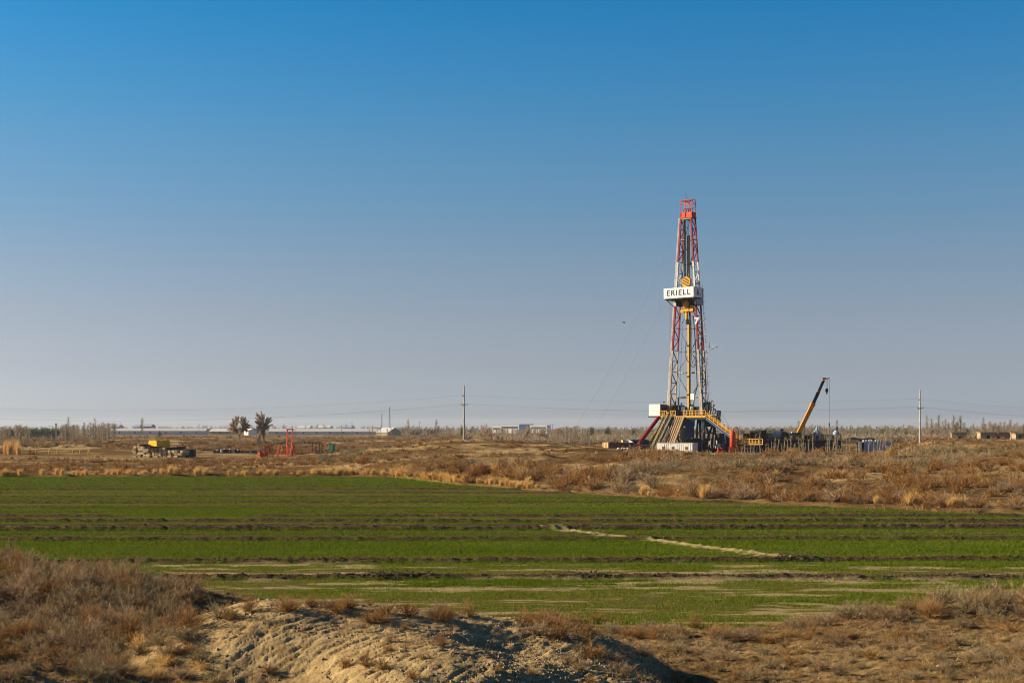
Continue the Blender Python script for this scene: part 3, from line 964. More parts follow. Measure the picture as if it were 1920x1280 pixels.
mb = MB().beam((fx1 - .2, -.4, zf), (fx1 - .2, -.4, zf + 2.2), .07).box((fx1 - .2, -.4, zf + 2.35), (.35, .3, .4))
mb.build('lamp_post', BLACK, rig)
# cantilever box under the floor at the right rear
mb = MB()
x0 = fx1
mb.add([(x0 - 2, -1.0, zf - .6), (x0 + .1, -1.0, zf - .6), (x0 + .1, fy1 + .2, zf - .6), (x0 - 2, fy1 + .2, zf - .6),
        (x0 - 2, -.6, zp(800)), (x0 - .3, -.6, zp(800)), (x0 - .3, fy1 - .8, zp(800)), (x0 - 2, fy1 - .8, zp(800))],
       [(3, 2, 1, 0), (4, 5, 6, 7), (0, 1, 5, 4), (1, 2, 6, 5), (2, 3, 7, 6), (3, 0, 4, 7)])
mb.build('engine_bracket', NAVY, rig)
MB().box((fx1 + .12, .2, zp(784.5)), (.1, .9, .35)).box((fx1 + .12, .9, zp(787.5)), (.1, .5, .3)).each('bracket_plate', WHITE, rig)
# substructure
sub = None
for y in (-3.3, 1.6):
    for x in (-2.3, 5.2):
        mb = MB()
        mb.beam((x, y, 0.7), (x, y, zf - .6), .5, .5)
        mb.build('substructure_column', NAVY, rig)
for x in (-2.3, 5.2):
    mb = MB()
    mb.box((x, -.8, .35), (1.3, 8.5, .7))
    mb.build('skid_base', NAVY, rig)
    mb = MB()
    mb.beam((x, -3.3, .8), (x, 1.6, zf - .7), .3).beam((x, 1.6, .8), (x, -3.3, zf - .7), .3)
    mb.beam((x, -3.3, zf * .55), (x, 1.6, zf * .55), .25)
    mb.build('x_brace', NAVY, rig)
mb = MB()
for x, y in ((-1.0, -2.6), (.3, -2.9), (3.2, -2.8), (4.2, -2.2), (2.1, 1.2), (-.2, 1.0)):
    mb.beam((x, y, .4), (x + (rnd.random() - .5) * 1.6, y + .4, zf - .6), .32)
mb.each('raising_leg', NAVY, rig)
MB().box((1.3, -3.1, zp(792)), (3.4, .5, 1.6)).box((1.9, -3.0, zp(806)), (1.8, .5, 3.4)).build('winch_housing', BLUE, rig)
MB().box((3.0, -3.5, zp(785)), (.9, .15, .8)).box((-1.9, -3.0, zp(786)), (1.1, .6, 2.0)).box((.4, -3.5, zp(786)), (.7, .1, 1.6)).each('blue_plate', LBLUE, rig)
MB().box((3.0, -3.6, zp(785)), (.5, .1, .4)).build('plate_opening', BLACK, rig)
bp_ = MB()
bp_.lathe((1.35, -2.2, 0), [(.7, 0), (.7, .8), (.45, .9), (.45, 2.0), (.75, 2.1), (.75, 2.9), (.4, 3.0), (.4, 4.4), (.6, 4.5), (.6, 5.2)], 12)
bp_.build('blowout_preventer', RUSTY, rig, smooth=False)
MB().lathe((.35, -2.9, 2.2), [(.5, 0), (.55, .3), (.55, 2.9), (.2, 3.3)], 12).build('mud_cylinder', TAN, rig)
mb = MB()
mb.box((1.8, 1.9, 1.4), (6.8, .3, 2.6)).box((4.2, -1.4, 1.6), (3.4, 3.0, 3.0)).box((7.4, .4, 2.1), (3.0, 2.4, 4.0)).box((8.2, -1.2, 1.0), (2.0, 1.6, 2.0))
mb.build('generator_house', NAVY, rig)
for i in range(26):
    x, y = rnd.uniform(-1.8, 8.6), rnd.uniform(-3.9, -3.4)
    z = rnd.uniform(.4, 4.0)
    s_ = rnd.uniform(.5, 1.1)
    MB().lathe((x, y, z), [(.12 * s_, 0), (.22 * s_, .08), (.14 * s_, .2), (.14 * s_, .5 * s_), (.25 * s_, .55 * s_), (.1 * s_, .8 * s_)], 7).build('valve', [BLACK, STEEL, NAVY, RUSTY, BLUE, OFFW][i % 6], rig)
for i in range(7):
    mb = MB()
    x = rnd.uniform(-1.5, 8.2)
    z0, z1 = rnd.uniform(.5, 1.4), rnd.uniform(2.4, 4.5)
    mb.tube([(x, -3.8, z0), (x + .1, -3.8, z1), (x + rnd.uniform(-.8, .8), -3.7, z1 + .3)], .12, 6)
    mb.build('flow_line', STEEL, rig)
mb = MB().box((3.4, -3.9, zp(831.5)), (.5, .3, .4))
mb.build('hand_wheel', RED, rig)
# stairs and ramps to the front (all run forward and down)
def flight(x0, w, y0, z0, y1, z1, ms, mr, name='stairway', rails=(0, 1)):
    mb = MB()
    for k in (0, w):
        mb.beam((x0 + k, y0, z0), (x0 + k, y1, z1), .12, .45)
    st = mb.build(name, ms, rig)
    tr = MB()
    n = 22
    for i in range(1, n):
        t = i / n
        tr.box((x0 + w / 2, y0 + (y1 - y0) * t, z0 + (z1 - z0) * t + .1), (w - .14, .26, .05))
    tr.build('tread', ms, st)
    for k in rails:
        hb = MB()
        x = x0 + w * k
        for hh in (.55, 1.05):
            hb.beam((x, y0, z0 + hh), (x, y1, z1 + hh), .10)
        for i in range(8):
            t = i / 7
            p = (x, y0 + (y1 - y0) * t, z0 + (z1 - z0) * t)
            hb.beam(p, (p[0], p[1], p[2] + 1.05), .08)
        hb.build('handrail', mr, st)
    return st
flight(xl(1245.5, fy0), .75, fy0, zf, -11.9, .3, BLUE, DULLY)
flight(xl(1253.5, fy0), .75, fy0, zf, -11.9, .3, BLUE, DULLY)
mb = MB().beam((xl(1236, fy0), fy0, zf - .1), (xl(1236, fy0), -15.4, .5), .34, .75)
mb.build('escape_slide', RED, rig)
rp = MB()
x0, x1 = -.55, 1.35
for i in range(5):
    x = x0 + (x1 - x0) * i / 4
    rp.beam((x, fy0 - .1, zf - .1), (x, -10.4, .3), .26 if i < 4 else .42, .32)
for i in range(3):
    t = (i + .5) / 3
    rp.beam((x0, fy0 + (-10.4 - fy0) * t, zf + (.2 - zf) * t - .12), (x1, fy0 + (-10.4 - fy0) * t, zf + (.2 - zf) * t - .12), .15)
rp.build('pipe_ramp', TAN, rig)
# right hand stair running to the right
mb = MB()
for y in (fy0 + .1, fy0 + 1.1):
    mb.beam((fx1, y, zf - .4), (fx1 + 7.1, y, zp(829)), .12, .5)
st = mb.build('stairway', BLUE, rig)
mb = MB()
for i in range(1, 22):
    t = i / 22
    mb.box((fx1 + 7.1 * t, fy0 + .6, zf - .3 + (zp(829) + .3 - zf) * t), (.26, .9, .05))
mb.build('tread', BLUE, st)
for y in (fy0 + .1, fy0 + 1.1):
    mb = MB()
    for hh in (.35, .8, 1.2):
        mb.beam((fx1, y, zf + hh - .35), (fx1 + 7.1, y, zp(829) + hh), .12)
    for i in range(9):
        t = i / 8
        p = (fx1 + 7.1 * t, y, zf - .35 + (zp(829) + .35 - zf) * t)
        mb.beam(p, (p[0], p[1], p[2] + 1.2), .09)
    mb.build('handrail', YELLOW, st)
zl = zp(832)
ld = MB()
ld.box((fx1 + 9.2, fy0 + .8, zl - .1), (4.6, 2.0, .2))
for x in (7.3, 9.2, 11.1):
    ld.beam((fx1 + x, fy0 + .1, 0), (fx1 + x, fy0 + .1, zl), .15)
lo_ = ld.build('landing', NAVY, rig)
railing((fx1 + 6.9, fy0 - .15, zl), (fx1 + 8.4, fy0 - .15, zl), 1.0, 3, YELLOW, lo_)
railing((fx1 + 9.6, fy0 - .15, zl), (fx1 + 11.5, fy0 - .15, zl), 1.2, 3, YELLOW, lo_)
railing((fx1 + 6.9, fy0 + 1.8, zl), (fx1 + 11.5, fy0 + 1.8, zl), 1.2, 6, YELLOW, lo_)
# guy wires (anchored on the ground)
Mi = rig.matrix_basis.copy()
def to_local(w):
    bpy.context.view_layer.update()
    return rig.matrix_world.inverted() @ Vector(w)
def guy(p_local, px, py, yy, sag, r=.012, n=16):
    x = (px - 960) / FPX * yy
    z = CAMZ - (py - HZ) / FPX * yy
    q = to_local((x, yy, z))
    MB().tube(cat_(p_local, q, sag, n), r, 5).build('guy_wire', WIRE, rig)
guy((-1.3, -.9, zp(409)), 1057, 830, 292, 3.4)
guy((xb0 + .1, yb0 + .3, zb0), 1090, 838, 296, 1.6)
guy((fx1, fy1, zf + 1.2), 1400, 850, 330, .4, .02)
guy((fx1, fy1, zf + .4), 1372, 850, 325, .2, .02)

def thing(name, label, cat, px, Y, rz=0, group=None, dz=0.0, z=None):
    x, y, h = at_y(px, Y, dz)
    if z is not None: h = z
    e = empty(name, (x, y, h), rz)
    return tag(e, label, cat, group)
def wpt(px, py, Y):
    return ((px - 960) / FPX * Y, Y, CAMZ - (py - HZ) / FPX * Y)

MB().lathe((0, 0, 0), [(.12, 0), (.2, .1), (.2, .35), (.1, .45)], 8)
fgp = wpt(1168.5, 604, 300)
e = None

def copy_tree(o, parent=None):
    c = o.copy()
    C.objects.link(c)
    c.parent = parent
    for ch in [x for x in bpy.data.objects if x.parent == o]:
        copy_tree(ch, c)
    return c

# ------------------------------------------------------------------ long white cabin before the rig
ct_ = thing('site_cabin', 'long low white site cabin at the foot of the drilling rig', 'cabin', 1270, 297, R(-33), z=.75)
MB().box((0, 0, 1.12), (8.3, 2.3, 2.2)).build('wall', WHITE, ct_, bevel=.04)
MB().box((0, 0, 2.27), (8.45, 2.45, .1)).build('roof', OFFW, ct_)
for x in (-2.6, -.4, 2.7):
    MB().box((x, -1.17, 1.15), (.65, .06, .65)).build('window', RUSTY, ct_)
mb = MB()
for i in range(17):
    mb.box((-4 + i * .5, -1.17, 1.1), (.05, .05, 2.1))
mb.build('wall_rib', WHITE, ct_)

# ------------------------------------------------------------------ half round shelter, crate, sacks, trough on the left of the rig
sh = thing('arched_shelter', 'half round shelter with white end and blue side, behind the long red slide', 'shelter', 1194, 325, R(-40), z=.95)
prof = [(2.3 * math.cos(R(a)), 2.5 * math.sin(R(a))) for a in range(0, 181, 15)]
MB().prism(prof, -3.5, 3.5).build('cover', NAVY, sh)
MB().prism([(x * .985, z * .985) for x, z in prof], -3.56, -3.5).build('end_wall', WHITE, sh)
mb = MB()
for y in (-3.4, -1.2, 1.1, 3.4):
    mb.tube([(2.36 * math.cos(R(a)), y, 2.56 * math.sin(R(a))) for a in range(0, 181, 15)], .06, 5)
mb.build('hoop', BLUE, sh)
cr_ = thing('timber_bin', 'open timber bin with a pale end, low on the ground left of the rig', 'bin', 1160, 291, R(28), z=1.7)
mb = MB()
mb.box((0, -1.1, .75), (6.2, .1, 1.4)).box((0, 1.1, .75), (6.2, .1, 1.4)).box((0, 0, .1), (6.2, 2.1, .1)).box((3.05, 0, .75), (.1, 2.1, 1.4))
mb.build('side_boards', RUSTY, cr_)  # dark brown colour carries the shade on the bin's long sides
MB().box((-3.1, 0, .75), (.1, 2.3, 1.45)).build('end_board', CRATEM, cr_)  # cream colour carries the sunlight on this end
mb = MB()
for y in (-1, -.4, .2, .8):
    mb.box((-3.19, y, .75), (.08, .16, 1.5))
mb.build('stave', CRATEM, cr_)
bx0 = thing('timber_block', 'pale timber block lying on the end of the open bin', 'block', 1172, 293, R(20), z=3.15)
MB().box((0, 0, .2), (1.4, .7, .35)).box((-.3, .1, .45), (.7, .5, .2)).build('wood', CRATEM, bx0)
for i, (px, s) in enumerate(((1160, 1.0), (1166, .8), (1171, 1.1), (1177, .9))):
    o = thing('sack', 'white filled sack slumped on the ground in front of the timber bin', 'sack', px, 284, rnd.random(), 'white sacks before the bin')
    MB().lathe((0, 0, -.1), [(.3 * s, 0), (.5 * s, .2), (.48 * s, .5), (.25 * s, .72), (.1, .8)], 9).build('cloth', WHITE, o, smooth=True)
tr = thing('red_trough', 'red steel trough with sloping ends beside the foot of the slide', 'trough', 1196, 293, R(-5), z=1.0)
MB().prism([(-1.9, 1.5), (2.2, 1.5), (1.5, .1), (-1.1, .1)], -.9, .9).build('body', RED, tr)
MB().box((.1, -.95, 1.5), (4.2, .1, .15)).box((.1, .95, 1.5), (4.2, .1, .15)).build('rim', ORANGE, tr)
cw = thing('steel_catwalk', 'low grey steel catwalk running left from the white cabin', 'catwalk', 1222, 301, R(-8), z=.95)
MB().box((0, 0, 1.5), (6.5, 2.0, .18)).build('deck', LBLUE, cw)
mb = MB()
for i in range(6):
    for y in (-.8, .8):
        mb.beam((-3 + i * 1.2, y, 0), (-3 + i * 1.2, y, 1.4), .14)
mb.beam((-3, -.8, .2), (3, -.8, 1.3), .1)
mb.build('frame', NAVY, cw)

# ------------------------------------------------------------------ orange separator on its skid
sp_ = thing('gas_separator', 'upright orange separator vessel with a gooseneck pipe right of the rig', 'separator', 1374, 292, R(0), z=.3)
MB().box((-1.5, 0, .12), (5.2, 2.0, .25)).build('skid', ORANGE, sp_)
vz = 1.9
MB().lathe((0, 0, 0), [(.42, 1.7), (.62, 1.9), (.62, 4.6), (.5, 4.95), (.2, 5.15)], 16).build('vessel', ORANGE, sp_, smooth=True)
MB().tube([(.1, 0, 5.0), (.1, 0, 5.5), (.25, 0, 5.85), (.65, 0, 5.95), (1.0, 0, 5.8), (1.1, 0, 5.4), (1.1, 0, 2.0), (1.0, 0, 1.0), (.6, 0, .6)], .12, 8).build('gooseneck', ORANGE, sp_, smooth=True)
for x in (-.75, .75):
    MB().beam((x, -.6, .2), (x * .8, -.5, 2.0), .16).beam((x, .6, .2), (x * .8, .5, 2.0), .16).beam((x, -.6, 1.1), (x, .6, 1.1), .12).beam((x, -.6, .3), (x * .5, -.55, 1.9), .1).build('stand', ORANGE, sp_)
MB().tube([(-.75, -.65, 1.0), (.75, -.65, 1.0)], .12, 6).tube([(.45 * math.cos(R(a)), -.68, 1.2 + .45 * math.sin(R(a))) for a in range(0, 361, 30)], .06, 5).build('valve', RED, sp_)
vm = thing('red_manifold', 'short red valve manifold on the ground left of the orange separator', 'manifold', 1350, 292.5, 0, z=.56)
for x in (-.35, .35):
    MB().lathe((x, 0, 0), [(.2, 0), (.2, .5), (.32, .55), (.32, .85), (.16, .9), (.16, 1.3), (.25, 1.35), (.25, 1.5)], 10).build('valve_tree', ORANGE, vm)
MB().tube([(-.7, 0, .6), (.7, 0, .6)], .14, 8).build('pipe', ORANGE, vm)

# ------------------------------------------------------------------ mud tanks and plant on the right
def mud_tank(px, Y, Lx, label, rz=0.0, h=2.7):
    t = thing('mud_tank', label, 'tank', px, Y, rz, 'navy mud tanks in a row', z=.55)
    MB().box((0, 0, h / 2 + .3), (Lx, 2.8, h)).build('shell', NAVY, t)
    mb = MB()
    n = int(Lx / .9)
    for i in range(n + 1):
        mb.box((-Lx / 2 + Lx * i / n, -1.45, h / 2 + .3), (.12, .1, h - .1))
    mb.build('rib', NAVY, t)
    MB().box((0, -1.1, .15), (Lx + .4, .25, .3)).box((0, 1.1, .15), (Lx + .4, .25, .3)).build('skid', BLACK, t)
    railing((-Lx / 2, -1.35, h + .3), (Lx / 2, -1.35, h + .3), 1.05, int(Lx / 1.3), YELLOW, t)
    railing((-Lx / 2, 1.35, h + .3), (Lx / 2, 1.35, h + .3), 1.05, int(Lx / 1.3), YELLOW, t)
    mb = MB()
    for i in range(int(Lx / 1.1)):
        x = -Lx / 2 + .6 + i * 1.1
        k = rnd.random()
        mb.box((x, rnd.uniform(-.6, .6), h + .55 + k * .3), (rnd.uniform(.4, .8), .7, .5 + k * .7))
    mb.build('agitator', BLACK if px < 1480 else DULLY, t)
    return t
mud_tank(1422, 300, 5.8, 'navy mud tank nearest the orange separator, crowded with black pumps')
mud_tank(1483, 303, 6.6, 'navy mud tank in front of the crane cab, with yellow handrails')
mud_tank(1545, 300, 6.6, 'navy mud tank at the right end, just before the blue upright silo')
pm_ = thing('mud_pump', 'black mud pump with yellow frame between landing and first mud tank', 'pump', 1399, 296, .1, z=.5)
MB().box((0, 0, 1.2), (2.4, 1.6, 1.7)).lathe((.3, 0, 2.0), [(.5, 0), (.5, .8), (.25, 1.1)], 10).build('body', BLACK, pm_)
MB().beam((-1.3, -.9, 0), (-.6, -.9, 2.8), .14).beam((1.3, -.9, 0), (.6, -.9, 2.8), .14).beam((-1.2, -.9, 1.4), (1.2, -.9, 1.4), .12).beam((-.6, -.9, 2.8), (.6, -.9, 2.8), .14).build('frame', YELLOW, pm_)
MB().tube([(-.9, -1.0, .4), (-.4, -1.0, 1.5), (.4, -1.0, .7)], .14, 8).build('hose', LBLUE, pm_)
sk = thing('shale_shaker', 'dark machine with flat raised hood standing on the left mud tank', 'machine', 1421, 301, 0, z=3.65)
MB().box((0, 0, .9), (2.6, 1.6, 1.5)).build('housing', BLACK, sk)
MB().box((0, 0, 1.75), (3.1, 2.0, .15)).build('hood', NAVY, sk)
MB().box((.1, -.85, 1.25), (1.6, .06, .35)).build('screen', OFFW, sk)
MB().beam((1.7, 0, 0), (1.7, 0, 2.2), .2).build('exhaust', BLACK, sk)
mcb = thing('machine_cabin', 'white and pale blue cabin on top of the middle mud tanks', 'cabin', 1461.5, 303, R(-14), z=4.15)
MB().box((-.5, 0, .65), (1.9, 1.7, 1.3)).build('wall', WHITE, mcb)
MB().box((.95, -.1, .6), (1.0, 1.9, 1.2)).build('blue_side', BLUE, mcb)
MB().lathe((.5, 0, 1.3), [(.35, 0), (.42, .3), (.2, .5)], 10).build('tank_cap', BLUE, mcb)
MB().box((0, 0, -.5), (2.6, 2.0, 1.0)).build('base_frame', BLACK, mcb)
sl = thing('blue_silo', 'upright blue silo between the last mud tank and the yellow pipe', 'silo', 1568, 305, 0, z=.5)
MB().lathe((0, 0, 0), [(.7, 0), (.7, 4.6), (.35, 5.1)], 14).build('vessel', LBLUE, sl, smooth=False)
MB().lathe((.1, .05, 4.9), [(.22, 0), (.22, .6), (.3, .65), (.3, .8)], 8).build('vent', BLUE, sl)
MB().box((0, -.9, .6), (1.5, .3, 1.2)).beam((.8, -.5, 0), (.8, -.5, 4.4), .1).build('ladder', NAVY, sl)
yp = thing('yellow_pipe', 'straight yellow pipe on trestles between the blue silo and the blue container', 'pipe', 1593, 303, 0, z=.5)
MB().tube([(-2.0, 0, 2.75), (2.0, 0, 2.75)], .22, 10).build('pipe_run', mat('cream_yellow', (.62, .42, .14), .6), yp)
for x in (-1.7, 0, 1.7):
    MB().beam((x, 0, 0), (x, 0, 2.5), .16).beam((x, .4, 0), (x, 0, 2.3), .1).build('trestle', RUSTY, yp)
cn = thing('blue_container', 'faded blue shipping container with one open white door, right of the yellow pipe', 'container', 1643, 292, R(-6), z=.95)
L2, D2, H2 = 6.06, 2.44, 2.3
MB().box((.3, 0, H2 / 2 + .1), (L2 - .1, D2, H2)).build('shell', LBLUE, cn)
mb = MB()
for i in range(20):
    mb.box((-2.55 + i * .29, -1.24, H2 / 2 + .1), (.13, .07, H2 - .2))
mb.build('corrugated_side', LBLUE, cn)
MB().box((-2.9, -1.25, H2 / 2 + .1), (.5, .10, H2 - .2)).build('doorway', DARK, cn)
MB().box((-3.45, -1.6, H2 / 2 + .1), (.55, .08, H2)).build('door', WHITE, cn)
for i in range(7):
    o = tag(empty('white_canister', (cn.location.x - 2.6 + i * .55 + (i > 3) * .3, cn.location.y + .1, cn.location.z + H2 + .1)), 'small white canister on the roof of the blue container', 'canister', 'white canisters on the container roof')
    MB().lathe((0, 0, 0), [(.16, 0), (.18, .06), (.18, .24), (.08, .32)], 8).build('shell', WHITE, o)
lw = thing('dark_trough', 'long low dark blue trough half sunk in scrub below the container', 'trough', 1714, 163, R(2), dz=-.2)
MB().box((0, -.5, .45), (3.8, .1, .9)).box((0, .5, .45), (3.8, .1, .9)).box((-1.9, 0, .45), (.1, .9, .9)).box((1.9, 0, .45), (.1, .9, .9)).box((0, 0, .1), (3.7, .9, .1)).build('shell', NAVY, lw)
MB().beam((-1.9, -.6, .92), (1.9, -.6, .92), .1).build('rim', BLACK, lw)
# dark tarpaulin covered heap behind
hp = thing('tarpaulin_heap', 'long black tarpaulin covered heap behind the blue container', 'heap', 1616, 345, 0)
prof = [(-5.0, 0), (-4.6, 1.0), (-3.8, 1.5), (-2.0, 1.6), (0, 1.5), (2.2, 1.5), (3.8, 1.1), (4.9, .5), (5.2, 0)]
bb = MB()
vs, fs = [], []
for j, (yy, sc) in enumerate(((-1.6, .35), (-1.1, .85), (0, 1.0), (1.1, .85), (1.6, .3))):
    for k, (x, z) in enumerate(prof):
        vs.append((x, yy, z * sc * (1 + .12 * math.sin(k * 2.3 + j)) + 1.0))
n_ = len(prof)
for j in range(4):
    for k in range(n_ - 1):
        fs.append((j * n_ + k, j * n_ + k + 1, (j + 1) * n_ + k + 1, (j + 1) * n_ + k))
bb.add(vs, fs).build('cover', mat('black_tarpaulin', (.03, .025, .025), .6, bump=.5), hp, smooth=True)

def box_unit(name, label, cat, px, Y, z, dims, m, m2, rz=0.0, legs=True):
    o = thing(name, label, cat, px, Y, rz, z=z)
    w, d, h = dims
    MB().box((0, 0, h / 2), dims).build('shell', m, o, bevel=.03)
    mb = MB()
    n = max(2, int(w / .6))
    for i in range(n + 1):
        mb.box((-w / 2 + w * i / n, -d / 2 - .04, h / 2), (.08, .08, h * .96))
    mb.box((0, 0, h + .05), (w + .12, d + .12, .08))
    mb.build('frame', m2, o)
    return o
box_unit('equipment_box', 'small yellow equipment box on the first mud tank beside the landing', 'box', 1408, 299, 3.6, (1.0, 1.0, 1.1), YELLOW, BLACK)
box_unit('equipment_box', 'black equipment box with pale lid left of the white machine cabin', 'box', 1440, 300, 3.6, (1.5, 1.2, 1.3), BLACK, STEEL)
box_unit('equipment_box', 'green equipment box on the tank between white cabin and crane cab', 'box', 1474, 299, 3.9, (1.1, 1.0, 1.0), NAVY, DULLY)
box_unit('white_unit', 'small white unit on the last mud tank just left of the blue silo', 'unit', 1553, 299, 3.65, (1.3, 1.0, .8), WHITE, OFFW)
box_unit('equipment_box', 'yellow gearbox on the last mud tank right of the crane boom', 'box', 1521, 299, 3.65, (.9, .9, 1.2), YELLOW, BLACK)
box_unit('equipment_box', 'blue gearbox on the last mud tank between two yellow ones', 'box', 1531, 299, 3.65, (.8, .9, .8), BLUE, OFFW)
box_unit('equipment_box', 'dull yellow gearbox in the middle of the last mud tank', 'box', 1540, 299, 3.65, (.8, .9, 1.1), YELLOW, DULLY)
for i, (px, w, h, z, m1, m2, lab) in enumerate((
    (1399, 1.2, 1.6, 3.3, BLACK, YELLOW, 'black pump box with yellow straps just right of the landing'), (1413, 1.4, 1.7, 3.5, BLACK, STEEL, 'black engine box on the first mud tank, left of the hooded machine'),
    (1431, 1.0, 2.0, 3.5, NAVY, BLACK, 'tall navy box on the first mud tank, right of the hooded machine'), (1446, 1.2, .9, 3.5, BLUE, YELLOW, 'small blue box under the left edge of the white machine cabin'),
    (1471, 1.4, 1.5, 3.6, BLACK, NAVY, 'black box hanging right of the pale blue cabin side'), (1513, 1.3, .9, 3.65, NAVY, YELLOW, 'low navy box directly right of the boom foot'),
    (1526, .7, 1.5, 3.65, OFFW, BLACK, 'narrow pale box among the yellow gearboxes'), (1537, .5, 1.3, 3.65, WHITE, BLUE, 'narrow white box with blue straps on the last mud tank'))):
    box_unit('equipment_box', lab, 'box', px, 298.5, z, (w, 1.0, h), m1, m2)
for i, (px, c) in enumerate(((1437, WHITE), (1452, OFFW), (1461, RED), (1508, TAN))):
    o = thing('ground_scrap', ['white scrap drum lying in front of the first mud tank', 'pale scrap drum lying in front of the second mud tank', 'red scrap drum lying in front of the second mud tank', 'tan scrap drum below the crane boom'][i], 'drum', px, 288, rnd.random() * 3, dz=.3)
    MB().tube([(-.5, 0, 0), (.5, 0, 0)], .32, 12).build('shell', c, o)
    MB().tube([(-.53, 0, 0), (-.5, 0, 0)], .34, 12).tube([(.5, 0, 0), (.53, 0, 0)], .34, 12).build('hoop', STEEL, o)
pr = thing('red_pipe_stack', 'rust red pipes lying along the foot of the mud tanks', 'pipes', 1468, 286, R(3), dz=.15)
for k in range(5):
    MB().tube([(-5 + k * .3, k * .22, .1 + (k % 2) * .18), (5.5 - k * .2, k * .22, .1 + (k % 2) * .18)], .11, 8).build('pipe', mat('red_oxide', (.36, .09, .05), .7) if k == 0 else RUSTY, pr)
bk = thing('pipe_bench', 'low timber bench of pipes in front of the yellow pipe', 'bench', 1585, 290, 0, dz=0)
MB().tube([(-2.6, 0, 1.35), (1.6, 0, 1.3)], .1, 8).build('pipe', CRATEM, bk)
for x in (-2.2, -.6, 1.0):
    MB().beam((x, 0, 0), (x, 0, 1.25), .14).beam((x - .3, .2, 0), (x, 0, 1.1), .08).build('leg', RUSTY, bk)

# ------------------------------------------------------------------ mobile crane
cr = thing('mobile_crane', 'mobile crane with raised orange and black boom behind the mud tanks', 'crane', 1500, 318, 0, z=.6)
KC = FPX / 318.0
def cx(px): return (px - 1500) / KC
def cz(py): return CAMZ + (HZ - py) / KC - .6
MB().box((.8, .3, 1.35), (9.5, 2.5, .7)).build('chassis', ORANGE, cr)
for x in (-3.2, -1.9, 2.0, 3.3, 4.6):
    for y in (-.95, 1.55):
        w_ = MB().tube([(x, y - .2, .6), (x, y + .2, .6)], .6, 14).build('wheel', BLACK, cr)
        MB().tube([(x, y - .23, .6), (x, y + .23, .6)], .25, 10).build('rim', STEEL, w_)
MB().box((cx(1490), 0, (cz(811.5) + 1.7) / 2), (2.6, 2.4, cz(811.5) - 1.7)).build('operator_cab', NAVY, cr, bevel=.06)
MB().box((cx(1485), -1.22, cz(817)), (1.0, .06, .8)).build('cab_window', mat('cab_glass', (.10, .13, .16), .15, spec=.5), cr)
MB().box((cx(1488), 0, cz(811.5) + .1), (1.0, .8, .2)).build('beacon_box', WHITE, cr)
b0, b1, b2 = Vector((cx(1496), 0, cz(815))), Vector((cx(1524.5), 0, cz(757))), Vector((cx(1545), 0, cz(712)))
BOOMC = mat('boom_orange', (.85, .30, .01), .5, dirt=(.4, .15, .02))
bm_ = MB().beam(b0, b1, .75, .85).build('boom', BOOMC, cr)
MB().beam(b1 - (b1 - b0).normalized() * .5, b1 + (b1 - b0).normalized() * .2, .9, 1.0).build('boom_collar', BOOMC, bm_)
ib = MB().beam(b1, b1.lerp(b2, .5), .62, .68).beam(b1.lerp(b2, .5), b2, .52, .56).build('inner_boom', BLACK, bm_)
MB().beam(b1.lerp(b2, .5), b1.lerp(b2, .53), .66, .70).beam(b2 - Vector((.1, 0, .25)), b2, .6, .62).build('boom_band', BOOMC, ib)
MB().tube([Vector((cx(1508), 0, 1.9)), b0.lerp(b1, .45)], .16, 8).build('lift_ram', OFFW, cr)
hd = MB().beam(b2 + Vector((-.3, 0, .2)), b2 + Vector((.5, 0, .35)), .35, .4).beam(b2 + Vector((.4, 0, .15)), Vector((cx(1551), 0, cz(710.5))), .14).beam(Vector((cx(1551), 0, cz(710.5))), Vector((cx(1555), 0, cz(707.5))), .2).beam(b2 + Vector((-.25, 0, .1)), b2 + Vector((-.25, 0, .5)), .3)
hd.build('boom_head', mat('boom_head_rust', (.45, .2, .06), .6), cr)
MB().tube([(cx(1549), 0, cz(711)), (cx(1549.3), 0, cz(731))], .028, 5).tube([(cx(1552), 0, cz(710)), (cx(1551.3), 0, cz(731))], .028, 5).build('hoist_rope', WIRE, cr)
MB().lathe((cx(1550.3), 0, cz(737)), [(.12, 0), (.22, .2), (.34, .5), (.34, .9), (.2, 1.05)], 10).tube([(cx(1550.3), 0, cz(737)), (cx(1550.1), 0, cz(738.5)), (cx(1551), 0, cz(739.5)), (cx(1551.5), 0, cz(738.5))], .07, 6).build('hook_block', BLACK, cr)
MB().tube([(cx(1555), 0, cz(708)), (cx(1555), 0, cz(793)), (cx(1555), 0, cz(822))], .035, 5).build('auxiliary_rope', WIRE, cr)
MB().box((cx(1555), 0, cz(796)), (.2, .2, .8)).build('auxiliary_hook', BLACK, cr)
jl = MB().beam((cx(1509), -.2, 2.4), (cx(1508.5), -.2, cz(800)), .22)
jl.build('white_outrigger', WHITE, cr)

